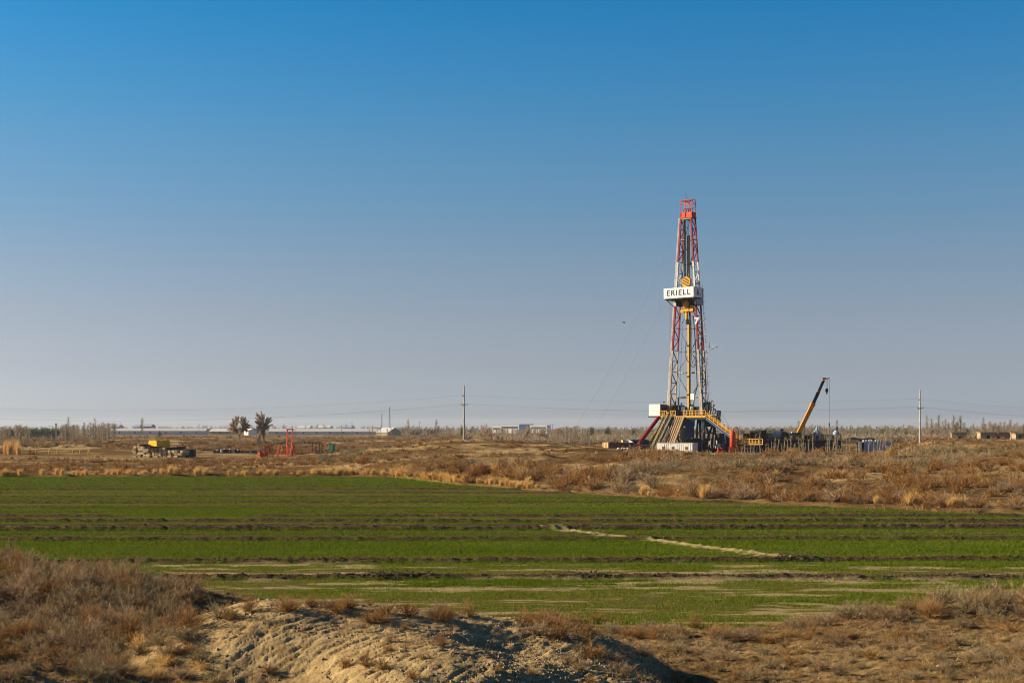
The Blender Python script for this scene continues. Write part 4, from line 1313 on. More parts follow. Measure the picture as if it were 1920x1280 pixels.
# ------------------------------------------------------------------ left yard: beam stacks, yellow housing, orange frames
BEAMD = mat('dark_beam', (0.26, 0.19, 0.11), .95, var=.25, bump=.4)
BEAML = mat('pale_beam', (0.54, 0.43, 0.27), .95, var=.2, bump=.4)
def beam_pile(label, px0, px1, Y, rows, name='concrete_beam'):
    """every beam is a thing of its own; rows listed from the ground: (z, height, [(x0, x1), ...]) in target pixels"""
BW = []
YL = 291.0
KL = FPX / YL
def slab(px0, px1, py0, py1, dep, yoff=0.0, m=BEAMM, label=None, zz=0):
    be = R(24)
    w, h = (px1 - px0) / KL / math.cos(be), (py1 - py0) / KL
    q = ((px0 + px1) / 2 - 300) / KL / math.cos(be)
    z = CAMZ + (HZ - py1) / KL
    o = MB().box((0, 0, h / 2), (w, dep, h)).build('concrete_beam', rnd.choice((BEAMM, BEAMM, BEAMD, BEAML)), None, bevel=.025)
    v = yoff + dep / 2
    o.location = ((300 - 960) / KL + q * math.cos(be) + v * math.sin(be), YL - q * math.sin(be) + v * math.cos(be), z)
    o.rotation_euler = (0, 0, -be + R(rnd.uniform(-2.0, 2.0)))
    return o
def course(piles, grp, lab):
    for (py0, py1, spans) in piles:
        for a, b in spans:
            o = slab(a + .1, b - .7, py0 + .35, py1, rnd.uniform(3.0, 4.2), rnd.uniform(-.25, .25))
            tag(o, lab, 'beam', grp)
course([(855, 858, [(241, 250), (252, 259.5), (261, 269), (270, 278)]), (852, 855, [(244, 260), (263, 278)]), (848.5, 852, [(241, 249), (251, 267), (269, 277)]), (844, 848.5, [(241, 249.5), (252, 262), (262.5, 274)]),
        (840, 844, [(241, 249.5), (253, 276)]), (836, 840, [(242, 249), (251.5, 260), (261, 269), (270.5, 278)]), (832, 836, [(251.5, 260)])], 'beams of the left concrete stack', 'weathered concrete beam in the left stack of the yard')
course([(853.5, 858, [(283.5, 289), (289.5, 296), (296.5, 305), (305.5, 314)]), (846.5, 853.5, [(283.5, 288), (288.5, 295.5), (298, 303.5), (304, 313)]), (838.5, 846.5, [(281, 286.5), (287.5, 294.5), (295, 301.5), (302, 309.5)])],
       'beams under the yellow housing', 'squared concrete beam in the stack that carries the yellow housing')
course([(853, 857, [(316, 324), (324.5, 331), (331.5, 338)]), (848.5, 853, [(317, 324), (325, 332), (333, 346)]), (843.5, 848.5, [(315, 321), (321.8, 328.5), (329.3, 337), (341, 347)])],
       'beams of the right concrete stack', 'pale concrete beam in the right stack, under the sloping dark plank')
for px0, px1, z0, z1, nm_, lab in ((260, 277, 835.9, 833, 'steel_plate', 'black steel plate lying across the top of the left beam stack'), (281, 292.5, 838.4, 836.4, 'steel_plate', 'black steel plate under the left end of the yellow housing')):
    o = MB().box((0, 0, 0), ((px1 - px0) / KL, 3.0, (z0 - z1) / KL)).build(nm_, BLACK, None)
    o.location = (((px0 + px1) / 2 - 960) / KL, YL + 1.6, CAMZ + (HZ - (z0 + z1) / 2) / KL)
    tag(o, lab, 'plate')
yh = thing('yellow_housing', 'bright yellow rounded machine housing on top of the middle beam stack', 'housing', 298.5, YL + 2.4, R(-36), z=CAMZ + (HZ - 838.2) / KL)
rr = .35
pf = [(-1.25, 0), (1.25, 0), (1.25, 1.05)] + [(1.25 - rr + rr * math.cos(R(a)), 1.05 + rr * math.sin(R(a))) for a in (20, 45, 70, 90)] + [(-1.25 + rr + rr * math.cos(R(a)), 1.05 + rr * math.sin(R(a))) for a in (90, 110, 135, 160, 180)]
MB().prism(pf, -1.75, 1.75).build('shell', GOLD, yh)
MB().beam((-1.27, -1.76, 0.05), (1.27, -1.76, .05), .06).beam((1.28, -1.76, 0.05), (1.28, 1.76, .05), .06).build('base_rail', BLACK, yh)
pl = thing('sloping_plank', 'long dark plank sloping across the top of the right beam stack', 'plank', 326, YL, 0, z=CAMZ + (HZ - 843.3) / KL)
MB().add([(-1.7, 0, 0), (1.6, 0, 0), (1.9, 0, .75), (-1.3, 0, .42), (-1.7, 3, 0), (1.6, 3, 0), (1.9, 3, .75), (-1.3, 3, .42)], [(0, 1, 2, 3), (7, 6, 5, 4), (0, 4, 5, 1), (1, 5, 6, 2), (2, 6, 7, 3), (3, 7, 4, 0)]).build('board', BLACK, pl)
bx1 = thing('dark_bin', 'dark blue steel bin beside the right beam stack', 'bin', 357.5, YL + 1, 0, z=CAMZ + (HZ - 857) / KL)
MB().box((0, 0, .75), (1.8, 1.8, 1.5)).build('shell', NAVY, bx1)
MB().box((0, 0, 1.53), (1.95, 1.95, .1)).build('lid', BLACK, bx1)
MB().box((-.6, -.94, .75), (.1, .08, 1.4)).box((.6, -.94, .75), (.1, .08, 1.4)).build('post', BLACK, bx1)

YO = 296.0
KO = FPX / YO
def ox(px, c): return (px - c) / KO
def oz(py, b=858): return (b - py) / KO
zg = CAMZ + (HZ - 858) / KO
of = thing('portal_frame', 'tall orange steel portal frame with braced feet, highest of the orange frames', 'frame', 544, YO, R(-30), z=zg)
for px in (537.5, 549.5):
    MB().beam((ox(px, 544), 0, 0), (ox(px, 544), 0, oz(805)), .22).beam((ox(px, 544), 1.0, 0), (ox(px, 544), .05, oz(828)), .12).beam((ox(px, 544), -1.0, 0), (ox(px, 544), -.05, oz(828)), .12).build('post', ORANGE, of)
MB().beam((ox(536, 544), 0, oz(804.5)), (ox(551, 544), 0, oz(804.5)), .3).build('head_beam', mat('dark_red_steel', (.2, .04, .02), .6), of)
MB().beam((ox(538, 544), 0, oz(837)), (ox(530, 544), 0, 0), .13).beam((ox(538, 544), 0, oz(837)), (ox(545, 544), 0, oz(847)), .1).beam((ox(549, 544), 0, oz(837)), (ox(543, 544), 0, oz(848)), .1).beam((ox(532, 544), 0, oz(848)), (ox(546, 544), 0, oz(848)), .13).beam((ox(549, 544), 0, oz(837)), (ox(558, 544), 0, oz(853)), .06).build('brace', ORANGE, of)
o2 = thing('trestle_frame', 'orange steel trestle with a flat braced top, left of the triangular one', 'trestle', 503, YO, R(-8), z=zg)
for px in (496, 500.5, 505, 510):
    for y in (0, .6):
        MB().beam((ox(px, 503), y, .1), (ox(px - (px > 503) * .6, 503), y, oz(836)), .09).build('leg', ORANGE, o2)
mb = MB()
for y in (0, .6):
    mb.beam((ox(495, 503), y, oz(836)), (ox(511, 503), y, oz(836)), .13).beam((ox(495, 503), y, oz(848)), (ox(510, 503), y, oz(848)), .10)
    mb.beam((ox(502, 503), y, oz(836)), (ox(509, 503), y, oz(847)), .07).beam((ox(509, 503), y, oz(836)), (ox(502, 503), y, oz(847)), .07).beam((ox(496, 503), y, oz(847)), (ox(500, 503), y, oz(836)), .1)
mb.build('cross_bar', ORANGE, o2)
o3 = thing('sawhorse_frame', 'orange triangular steel frame between the flat trestle and the tall portal', 'trestle', 521, YO, R(-25), z=zg)
for a, b in ((517.5, 511), (519.5, 524), (528, 531), (522, 518), (526, 520)):
    MB().beam((ox(a, 521), .3, oz(836)), (ox(b, 521), -.2, 0), .14).build('leg', ORANGE, o3)
MB().beam((ox(517, 521), .3, oz(836)), (ox(529, 521), .3, oz(836)), .16).beam((ox(515, 521), .1, oz(848)), (ox(529, 521), .1, oz(848)), .13).beam((ox(519, 521), .3, oz(839)), (ox(528, 521), .3, oz(839)), .1).build('cross_bar', ORANGE, o3)
for i, (a, b) in enumerate(((484, 491.5), (492, 500.5))):
    o = thing('orange_hopper', ('orange tapered steel hopper at the far left of the orange frames', 'orange steel hopper tucked under the flat orange trestle')[i], 'hopper', (a + b) / 2, YO - .6, R(-30), z=zg + .1)
    w = (b - a) / KO / 2
    MB().add([(-w, -.5, 0), (w, -.5, 0), (w, .5, 0), (-w, .5, 0), (-w * .6, -.4, 1.2), (w * .75, -.4, 1.2), (w * .75, .4, 1.2), (-w * .6, .4, 1.2)], [(3, 2, 1, 0), (4, 5, 6, 7), (0, 1, 5, 4), (1, 2, 6, 5), (2, 3, 7, 6), (3, 0, 4, 7)]).build('shell', ORANGE, o)
    MB().box((0, -.5, .6), (w * 1.3, .12, .1)).box((0, -.45, 1.15), (w * 1.4, .12, .1)).build('rim', ORANGE, o)
gb = thing('green_cabinet', 'dark green steel cabinet standing alone right of the orange frames', 'cabinet', 622.5, 318, R(-20), z=CAMZ + (HZ - 846) / FPX * 318)
MB().box((0, 0, .8), (1.05, .6, 1.6)).build('shell', GREEN, gb)
MB().box((0, -.32, .8), (.9, .04, 1.4)).build('door', GREEN, gb)
MB().box((0, 0, 1.63), (1.15, .7, .07)).build('roof', BLACK, gb)
wp = thing('white_marker', 'short white split marker post in front of the green cabinet', 'post', 599, 294, 0, z=CAMZ + (HZ - 858) / FPX * 294)
for x in (-.13, .13):
    MB().box((x, 0, .42), (.17, .15, .85)).build('post', WHITE, wp)
MB().box((0, .1, .3), (.4, .05, .1)).build('crosspiece', WHITE, wp)
rk = thing('rusty_rack', 'rusty pipe rack of thin posts left of the green cabinet', 'rack', 595, 330, 0, z=CAMZ + (HZ - 848) / FPX * 330)
for px in (585.5, 591, 594, 599, 604):
    MB().beam(((px - 595) / 8.08, 0, 0), ((px - 595) / 8.08, 0, 2.3), .14).build('post', RUSTY, rk)
MB().beam((-1.2, 0, 2.1), (1.2, 0, 2.1), .12).beam((-1.2, .5, .5), (1.2, .5, .5), .1).build('rail', RUSTY, rk)
# yard scrap: bundles of pipes and drums on a rail in front of the bare trees
for i in range(13):
    px = 403 + i * 4.2 + rnd.uniform(-1, 1)
    o = thing('steel_drum', 'dark drum in the scrap row before the two bare trees', 'drum', px, 318 + rnd.uniform(-1, 1), rnd.random(), 'drums in the scrap row', z=CAMZ + (HZ - 849.5) / FPX * 318)
    s = rnd.uniform(.75, 1.1)
    MB().lathe((0, 0, 0), [(.27 * s, 0), (.3 * s, .03), (.28 * s, .3), (.3 * s, .32), (.28 * s, .6), (.3 * s, .8 * s), (.25 * s, .82 * s)], 10).build('shell', [NAVY, BLACK, RUSTY, OFFW, NAVY][i % 5], o)
    MB().lathe((0, 0, .82 * s), [(.2 * s, 0), (.15 * s, .12)], 8).build('lid', [ORANGE, WHITE, BLACK][i % 3], o)
rl = thing('pipe_rack', 'long dark pipe rack on small white stands left of the orange frames', 'rack', 448, 320, 0, z=CAMZ + (HZ - 850) / FPX * 320)
for k in range(4):
    MB().tube([(-5.9, k * .35, .25 + (k % 2) * .2), (5.9, k * .35, .25 + (k % 2) * .2)], .11, 6).build('pipe', BLACK, rl)
for px in (457, 470, 484):
    MB().add([((px - 448) / 8.33 - .25, -.35, 0), ((px - 448) / 8.33 + .25, -.35, 0), ((px - 448) / 8.33 + .1, -.25, .85), ((px - 448) / 8.33 - .1, -.25, .85), ((px - 448) / 8.33 - .25, -.2, 0), ((px - 448) / 8.33 + .25, -.2, 0), ((px - 448) / 8.33 + .1, -.15, .85), ((px - 448) / 8.33 - .1, -.15, .85)],
             [(0, 1, 2, 3), (7, 6, 5, 4), (0, 4, 5, 1), (1, 5, 6, 2), (2, 6, 7, 3), (3, 7, 4, 0)]).build('stand', OFFW, rl)
# solar lamp and concrete post far left
sl_ = thing('solar_lamp', 'thin pole with a tilted solar panel at the far left of the yard', 'lamp', 96, 300, 0, z=CAMZ + (HZ - 848.5) / FPX * 300)
MB().tube([(0, 0, 0), (0, 0, 4.2)], .05, 6).build('pole', OFFW, sl_)
o = MB().box((0, 0, 0), (.95, .5, .06)).build('panel', RUSTY, sl_)
o.location = (-.1, 0, 4.35)
o.rotation_euler = (0, R(-28), 0)
cp = thing('concrete_post', 'grey concrete post standing among poplars on the far left', 'post', 105, 620, 0, z=-.1)
MB().box((0, 0, 4.2), (.5, .45, 8.4)).build('shaft', CONC, cp)
MB().box((0, 0, 8.0), (1.2, .15, .15)).build('crosspiece', CONC, cp)

# ------------------------------------------------------------------ power line
def pole(label, px, base_py, top_py, Y):
    h = (base_py - top_py) / FPX * Y
    z = CAMZ + (HZ - base_py) / FPX * Y
    p = thing('utility_pole', label, 'pole', px, Y, R(8), z=z - .4)
    MB().lathe((0, 0, 0), [(.23, 0), (.20, h * .3), (.13, h + .4)], 8).build('shaft', CONC, p)
    MB().beam((-.75, 0, h * .665 + .4), (.75, 0, h * .665 + .4), .09).beam((-.45, 0, h * .665 + .4), (0, 0, h * .62 + .4), .05).beam((.45, 0, h * .665 + .4), (0, 0, h * .62 + .4), .05).beam((-.35, 0, h * .83 + .4), (0, 0, h * .83 + .4), .07).build('crossarm', STEEL, p)
    for dx, dz in ((-.7, .665), (.7, .665), (-.33, .83)):
        MB().lathe((dx, 0, h * dz + .2), [(.05, 0), (.09, .08), (.05, .12), (.09, .18), (.04, .26)], 6).build('insulator', OFFW, p)
    return p, h, z
pole('tall concrete utility pole standing by the white rubble left of centre', 870, 827, 723, 282)
pole('tall concrete utility pole at the right, behind the scrub ridge', 1725, 831, 731, 293)
def wire(pts, label):
    w = []
    for (p, q, sag) in pts:
        seg = cat_(p, q, sag, 24)
        w += seg if not w else seg[1:]
    o = MB().tube(w, .007, 4).build('power_line', WIRE, None)
    tag(o, label, 'wire', 'overhead power lines')
def W_(px, py, Y): return wpt(px, py, Y)
P1, P2 = 282, 293
wire([(W_(-420, 742, 275), W_(869.5, 741, P1), 2.9), (W_(869.5, 741, P1), W_(1723, 747, P2), 1.15), (W_(1723, 747, P2), W_(2400, 740, 300), 2.6)], 'thin upper power line running the full width between the two poles')
wire([(W_(-420, 760, 275), W_(865, 757, P1 - .2), 3.2), (W_(865, 757, P1 - .2), W_(1720, 762, P2 - .2), 1.2), (W_(1720, 762, P2 - .2), W_(2400, 756, 300), 2.6)], 'nearer one of the pair of lower power lines below the crossarm')
wire([(W_(-420, 760, 279), W_(876, 757.5, P1 + .2), 3.1), (W_(876, 757.5, P1 + .2), W_(1731, 762.5, P2 + .2), 1.2), (W_(1731, 762.5, P2 + .2), W_(2400, 756, 304), 2.6)], 'farther one of the pair of lower power lines below the crossarm')
rb = thing('rubble_heap', 'low heap of pale white rubble at the foot of the left utility pole', 'rubble', 878, 276, 0)
mb = MB()
for i in range(90):
    x = rnd.gauss(0, 1.0); y = rnd.gauss(0, .5); s = rnd.uniform(.12, .42)
    mb.box((x * 1.2, y, max(0, .45 - abs(x) * .2) * rnd.random() + .05), (s * 1.6, s, s * .8), rnd.random() * 3)
mb.build('chunk', BARNW, rb)

# ------------------------------------------------------------------ buildings
def gable(name, label, cat, px0, px1, base, eave, ridge, Y, depth, mw, mr, rz=0, wins=0, group=None, end_px=None):
    k = FPX / Y
    w = (px1 - px0) / k
    z = CAMZ + (HZ - base) / k
    o = thing(name, label, cat, (px0 + px1) / 2, Y + depth / 2, rz, group, z=z)
    he, hr = (base - eave) / k, (base - ridge) / k
    pf = [(-depth / 2, -.6), (depth / 2, -.6), (depth / 2, he), (0, hr), (-depth / 2, he)]
    mb = MB()
    vs = [(-w / 2, a, b) for a, b in pf] + [(w / 2, a, b) for a, b in pf]
    mb.add(vs, [(4, 3, 2, 1, 0), (5, 6, 7, 8, 9)] + [(i, (i + 1) % 5, (i + 1) % 5 + 5, i + 5) for i in range(5)])
    mb.build('wall', mw, o)
    t = .14
    mb = MB()
    for s in (-1, 1):
        y0, z0, y1, z1 = s * (depth / 2 + .5), he - .5 * (hr - he) / (depth / 2) + .05, 0, hr + .1
        mb.add([(-w / 2 - .4, y0, z0), (w / 2 + .4, y0, z0), (w / 2 + .4, y1, z1), (-w / 2 - .4, y1, z1), (-w / 2 - .4, y0, z0 + t), (w / 2 + .4, y0, z0 + t), (w / 2 + .4, y1, z1 + t), (-w / 2 - .4, y1, z1 + t)],
               [(3, 2, 1, 0), (4, 5, 6, 7), (0, 1, 5, 4), (1, 2, 6, 5), (2, 3, 7, 6), (3, 0, 4, 7)])
    mb.build('roof', mr, o)
    for i in range(wins):
        x = -w / 2 + w * (i + .6) / (wins + .2)
        MB().box((x, -depth / 2 - .03, he * .55), (1.6, .08, he * .4)).build('window', DARK, o)
    return o
gable('long_barn', 'long low whitewashed barn at the left, behind the beam stacks', 'barn', 209, 389, 814, 807.5, 803, 1380, 12, BARNW, ASB, R(-1.5), 6)
gable('long_barn', 'very long low barn stretching right from behind the bare trees', 'barn', 505, 711, 815, 808.5, 803.5, 1340, 12, BARNW, ASB, R(-1.0), 8)
gable('farm_shed', 'open fronted farm shed with grey roof left of the first bare tree', 'shed', 397, 440, 813, 808.5, 803.5, 1250, 13, ADOBE, ASB, R(-12), 3)
gable('white_house', 'small bright white gabled house between the two bare trees', 'house', 462, 478, 814, 807.5, 803.5, 1240, 9, mat('bright_whitewash', (.75, .72, .66), .9), ASB, R(-50), 1)
gable('gabled_hut', 'low hut with a broad pale gable right of the very long barn', 'hut', 714, 744, 815, 810, 801.5, 1180, 16, ADOBE, ASB, R(-38), 0)
for i, (a, b, t) in enumerate(((212, 228, 796), (254, 266, 796), (270, 288, 795), (560, 584, 798), (597, 622, 797.5), (644, 662, 797))):
    gable('farmhouse', ['blue grey roofed farmhouse above the left end of the left barn', 'blue grey farmhouse with a pale porch above the middle of the left barn', 'larger blue roofed farmhouse above the right half of the left barn',
                        'pale farmhouse with low roof behind the very long barn, leftmost of three', 'pale flat farmhouse behind the middle of the very long barn', 'blue roofed farmhouse behind the right part of the very long barn'][i],
          'house', a, b, 806, t + 4.2, t, 1700, 12, [BLUE, BARNW, BLUE, BARNW, BARNW, BARNW][i], [LBLUE, LBLUE, LBLUE, ASB, ASB, LBLUE][i], R(-15), 2)
fa = thing('flat_block', 'wide white flat roofed block with blue glazing on the horizon left of the rig', 'building', 978, 1900, R(-24), z=-1)
kk = FPX / 1900
for nm_, a, b, t, m in (('left_wing', 922.5, 938, 792, WHITE), ('main_wing', 938, 977, 789.5, WHITE), ('centre_bay', 978, 998, 788, BLUE), ('right_wing', 999, 1033, 790.5, WHITE)):
    w = (b - a) / kk
    h = (806 - t) / kk
    wg = MB().box((((a + b) / 2 - 978) / kk, 0, h / 2), (w, 14, h)).build(nm_, m, fa)
    if m is WHITE:
        MB().box((((a + b) / 2 - 978) / kk, -7.1, h - 3.2), (w * .86, .3, 2.6)).build('window_band', BLUE, wg)
        MB().box((((a + b) / 2 - 978) / kk, 0, h + .3), (w + .6, 14.6, .5)).build('cornice', WHITE, wg)
def adobe(label, px0, px1, base, top, Y, rz, openings, endw=0):
    k = FPX / Y
    w = (px1 - px0) / k
    h = (base - top) / k
    o = thing('adobe_house', label, 'house', (px0 + px1) / 2, Y + 2.5, rz, z=CAMZ + (HZ - base) / k)
    MB().box((0, 0, h / 2 - .5), (w, 4.6, h + 1)).build('wall', ADOBE, o)
    MB().box((0, .1, h + .1), (w + .5, 5.2, .2)).build('roof', WOOD, o)
    mb = MB()
    n = int(w / .7)
    for i in range(n):
        mb.beam((-w / 2 + .3 + i * .7, -2.75, h - .08), (-w / 2 + .3 + i * .7, -2.2, h - .08), .12)
    mb.build('roof_beam', WOOD, o)
    for (a, b, z0, z1, nm_) in openings:
        MB().box((((a + b) / 2 - (px0 + px1) / 2) / k, -2.32, (base - (z0 + z1) / 2) / k), ((b - a) / k, .08, (z1 - z0) / k)).build(nm_, DARK, o)
    return o
adobe('small square adobe house with one window, left of the two on the ridge', 1784, 1811, 829, 811, 420, R(-14), [(1795.5, 1802.5, 818, 825, 'window')])
a2 = adobe('long adobe house with dark windows on the right ridge', 1836, 1900, 828, 811, 425, R(-6), [(1847.5, 1854, 816, 824.5, 'window'), (1865, 1871, 818, 825, 'window'), (1890, 1896, 817, 825, 'window')])
MB().box((3.4, -3.2, 1.4), (.3, 2.0, 2.9)).build('buttress', ADOBE, a2)
MB().box((1.6, -2.9, 2.65), (3.6, 1.4, .15)).build('porch_roof', WOOD, a2)
adobe('low adobe outhouse at the far right edge behind rust coloured scrub', 1901, 1935, 828, 813, 415, R(-4), [(1907, 1912, 816, 822, 'window')])
# lattice masts and thin poles on the horizon
for i, (px, t, Y, w) in enumerate(((730.5, 761, 1500, .9), (716, 773, 1500, .35))):
    k = FPX / Y
    h = (812 - t) / k
    o = thing('lattice_mast', ['tall lattice mast on the horizon above the gabled hut', 'thin mast on the horizon just left of the lattice mast'][i], 'mast', px, Y, 0, z=0)
    mb = MB()
    for x, y in ((-w, -w), (w, -w), (0, w)):
        mb.beam((x, y, 0), (x * .4, y * .4, h), .22)
    for j in range(14):
        z = h * j / 14
        q = 1 - .6 * j / 14
        mb.beam((-w * q, -w * q, z), (w * q, -w * q, z + h / 14), .14)
    mb.build('lattice', STEEL, o)
tall = [(660, 782, 900), (690, 790, 900), (553, 791, 700), (190, 781, 800), (373, 786, 900), (113, 790, 700), (787, 781, 900), (837, 787, 800), (990, 789, 700), (1036, 787, 900), (1555.5, 792, 600), (1390, 797, 700), (640, 790, 1000)]
for px, t, Y in tall:
    k = FPX / Y
    h = (812 - t) / k
    o = thing('village_pole', 'thin dark village pole rising out of the distant tree line', 'pole', px, Y, 0, 'distant village poles')
    MB().lathe((0, 0, 0), [(.16, 0), (.1, h)], 6).build('shaft', WIRE, o)
    MB().beam((-.7, 0, h * .93), (.7, 0, h * .93), .1).build('crossarm', WIRE, o)
# little pavilion behind the crane and brick gable by the poplars
pv = thing('pavilion', 'small grey pavilion with a pointed roof behind the mud tanks', 'pavilion', 1531.5, 520, 0)
MB().box((0, 0, 2.0), (1.6, 1.6, 3.4)).build('wall', BARNW, pv)
MB().lathe((0, 0, 3.7), [(1.7, 0), (1.0, .6), (.5, .9), (.45, 1.3), (.06, 2.4)], 8).build('roof', LBLUE, pv)
bh = gable('brick_cottage', 'tiny red brick gabled cottage among the poplars left of the rig', 'cottage', 1042, 1050, 814, 810, 804, 800, 5, mat('brick', (.38, .15, .08), .9), RUSTY, R(-40), 0)
# poles with flag on the guy wire
fl_ = MB().tube([(-.25, 0, .18), (.25, 0, -.05)], .05, 6).box((.2, 0, -.05), (.35, .05, .25)).build('warning_marker', RED, None)
fl_.location = fgp
tag(fl_, 'small red marker hanging on the long guy wire left of the mast', 'marker')
# ------------------------------------------------------------------ vegetation templates
GREY = veg('grey_brown_twigs', [(0.055, .036, .021), (0.20, .135, .076), (0.40, .285, .165), (.54, .41, .25)], .22)
ORAN = veg('orange_brown_twigs', [(0.092, 0.046, 0.0166), (0.2484, 0.1334, 0.048), (0.3772, 0.23, 0.0911), (0.4416, 0.2944, 0.1325)])
GOLDV = veg('golden_reed', [(0.28, .16, .045), (0.57, .355, .115), (0.75, .50, .19), (.85, .61, .28)], .2)
OLIVE = veg('pale_olive_twigs', [(0.09, .066, .036), (0.22, .17, .092), (0.35, .28, .155), (0.44, .36, .22)])
RUSTV = veg('rust_twigs', [(0.0855, 0.038, 0.0154), (0.209, 0.095, 0.0325), (0.323, 0.171, 0.0599), (0.399, 0.247, 0.1026)])
TREEB = veg('tree_twigs', [(0.18, .115, .075), (0.32, .22, .145), (0.44, .32, .215), (.52, .4, .28)], .3)
POPL = veg('poplar_twigs', [(0.15, .115, .075), (0.27, .215, .145), (0.36, .295, .205), (.44, .37, .27)], .2)
EVER = veg('evergreen_leaves', [(0.0096, 0.024, 0.008), (0.024, 0.052, 0.0144), (0.044, 0.08, 0.024), (0.064, 0.104, 0.032)], .1)
GRASS = veg('wheat_blades', [(0.042, .070, .005), (0.078, .122, .008), (0.130, .172, .014), (.21, .20, .045)], .3)
STRAW = veg('dry_grass', [(0.136, 0.0935, 0.0433), (0.272, 0.1955, 0.0867), (0.391, 0.2975, 0.1445), (0.4675, 0.374, 0.2023)], .2)

def _n(v):
    return v / np.maximum(np.linalg.norm(v, axis=-1, keepdims=True), 1e-9)
def ribbons(P0, P1, P2, w, rg):
    n = len(P0)
    d = _n(P2 - P0)
    s = _n(np.cross(d, rg.normal(size=(n, 3))))
    w = np.broadcast_to(np.asarray(w), (n,))[:, None]
    V = np.stack([P0 - s * w / 2, P0 + s * w / 2, P1 - s * w * .38, P1 + s * w * .38, P2], 1).reshape(-1, 3)
    b = (np.arange(n) * 5)[:, None]
    F = np.concatenate([b + np.array([[0, 1, 2]]), b + np.array([[1, 3, 2]]), b + np.array([[2, 3, 4]])], 0)
    return V, F
def blades(P0, P2, w, rg):
    n = len(P0)
    d = _n(P2 - P0)
    s = _n(np.cross(d, rg.normal(size=(n, 3))))
    w = np.broadcast_to(np.asarray(w), (n,))[:, None]
    V = np.stack([P0 - s * w / 2, P0 + s * w / 2, P2], 1).reshape(-1, 3)
    return V, np.arange(n * 3).reshape(n, 3)
def join(parts):
    Vs, Fs, Ts, b = [], [], [], 0
    for V, F, T in parts:
        Vs.append(V); Fs.append(F + b); Ts.append(T)
        b += len(V)
    return np.concatenate(Vs), np.concatenate(Fs), np.concatenate(Ts)

def shrub_t(seed, nm=40, ns=20, w=.010, flat=.85, lean=0.15, sub=.30):
    """unit shrub: 1 m high, about 1 m wide"""
    g = np.random.default_rng(seed)
    az = g.uniform(0, 2 * np.pi, nm)
    el = np.arccos(g.uniform(0.05, 1, nm) ** flat)
    lump = 0.75 + 0.35 * np.sin(az * 2 + seed) * np.sin(az * 3 + seed * 2.1) + g.uniform(-.15, .2, nm)
    d = np.stack([np.sin(el) * np.cos(az) * .62, np.sin(el) * np.sin(az) * .62, np.cos(el) * .95 + .06], 1) * lump[:, None]
    p0 = np.stack([g.normal(0, .06, nm), g.normal(0, .06, nm), np.full(nm, -.06)], 1)
    tip = p0 + d + np.array([lean * .3, 0, 0])
    mid = p0 + d * .5 + g.normal(0, .05, (nm, 3)) + np.array([0, 0, .05])
    V1, F1 = ribbons(p0, mid, tip, w * 2.4, g)
    T1 = np.repeat(g.uniform(.0, .35, nm), 5)
    k = g.integers(0, nm, nm * ns)
    t = g.uniform(.18, 1.0, nm * ns) ** .7
    base = np.where((t < .5)[:, None], p0[k] + (mid[k] - p0[k]) * (t * 2)[:, None], mid[k] + (tip[k] - mid[k]) * (t * 2 - 1)[:, None])
    dd = _n(_n(d[k]) * .8 + g.normal(0, .55, (nm * ns, 3)) + np.array([0, 0, .35]))
    ln = sub * g.uniform(.35, 1.0, nm * ns) * (1.1 - .5 * t)
    m2 = base + dd * (ln * .5)[:, None]
    e2 = base + dd * ln[:, None] + g.normal(0, .03, (nm * ns, 3)) + np.array([0, 0, .02])
    V2, F2 = ribbons(base, m2, e2, w * g.uniform(.6, 1.1, nm * ns), g)
    T2 = np.repeat(np.clip(.15 + .55 * t + g.normal(0, .16, nm * ns), 0, 1), 5)
    V, F, T = join([(V1, F1, T1), (V2, F2, T2)])
    V[:, 2] = np.maximum(V[:, 2], -.08)
    return V, F, T
def reed_t(seed, n=160, w=.016, spread=.35, plume=True):
    g = np.random.default_rng(seed)
    az = g.uniform(0, 2 * np.pi, n)
    r = np.abs(g.normal(0, .10, n))
    p0 = np.stack([r * np.cos(az), r * np.sin(az), np.full(n, -.05)], 1)
    out = spread * g.uniform(0.05, 1, n)
    h = g.uniform(.45, 1.0, n)
    p1 = p0 + np.stack([out * np.cos(az) * .35, out * np.sin(az) * .35, h * .6], 1)
    p2 = p0 + np.stack([out * np.cos(az), out * np.sin(az), h], 1)
    V, F = ribbons(p0, p1, p2, w, g)
    return V, F, np.repeat(np.clip(g.normal(.5, .2, n), 0, 1), 5)
def poplar_t(seed, n=110, w=.16, fast=True):
    """unit height 1, narrow crown; widths are in metres over 10 m trees so scale 10"""
    g = np.random.default_rng(seed)
    tr = [0]
    P0 = np.array([[0, 0, -.02]]); P1 = np.array([[g.normal(0, .008), 0, .5]]); P2 = np.array([[g.normal(0, .01), 0, .9]])
    Vt, Ft = ribbons(np.repeat(P0, 3, 0), np.repeat(P1, 3, 0), np.repeat(P2, 3, 0), .026, g)
    Tt = np.repeat([.8, .9, .7], 5)
    t = g.uniform(.14, .90, n)
    base = np.stack([np.zeros(n), np.zeros(n), t], 1)
    az = g.uniform(0, 2 * np.pi, n)
    rad = (.02 + .06 * g.uniform(0, 1, n)) * (.35 + .65 * np.sin(np.pi * np.clip(t, 0, 1)) ** .8) * 1.35
    ln = g.uniform(.5, 1.0, n) * np.minimum(.2, (1.0 - t))
    p2 = base + np.stack([rad * np.cos(az), rad * np.sin(az), ln], 1)
    p1 = base + np.stack([rad * np.cos(az) * .7, rad * np.sin(az) * .7, ln * .4], 1)
    V, F = ribbons(base, p1, p2, .0075 * w / .16, g)
    return join([(Vt, Ft, Tt), (V, F, np.repeat(np.clip(g.normal(.4, .2, n), 0, 1), 5))])
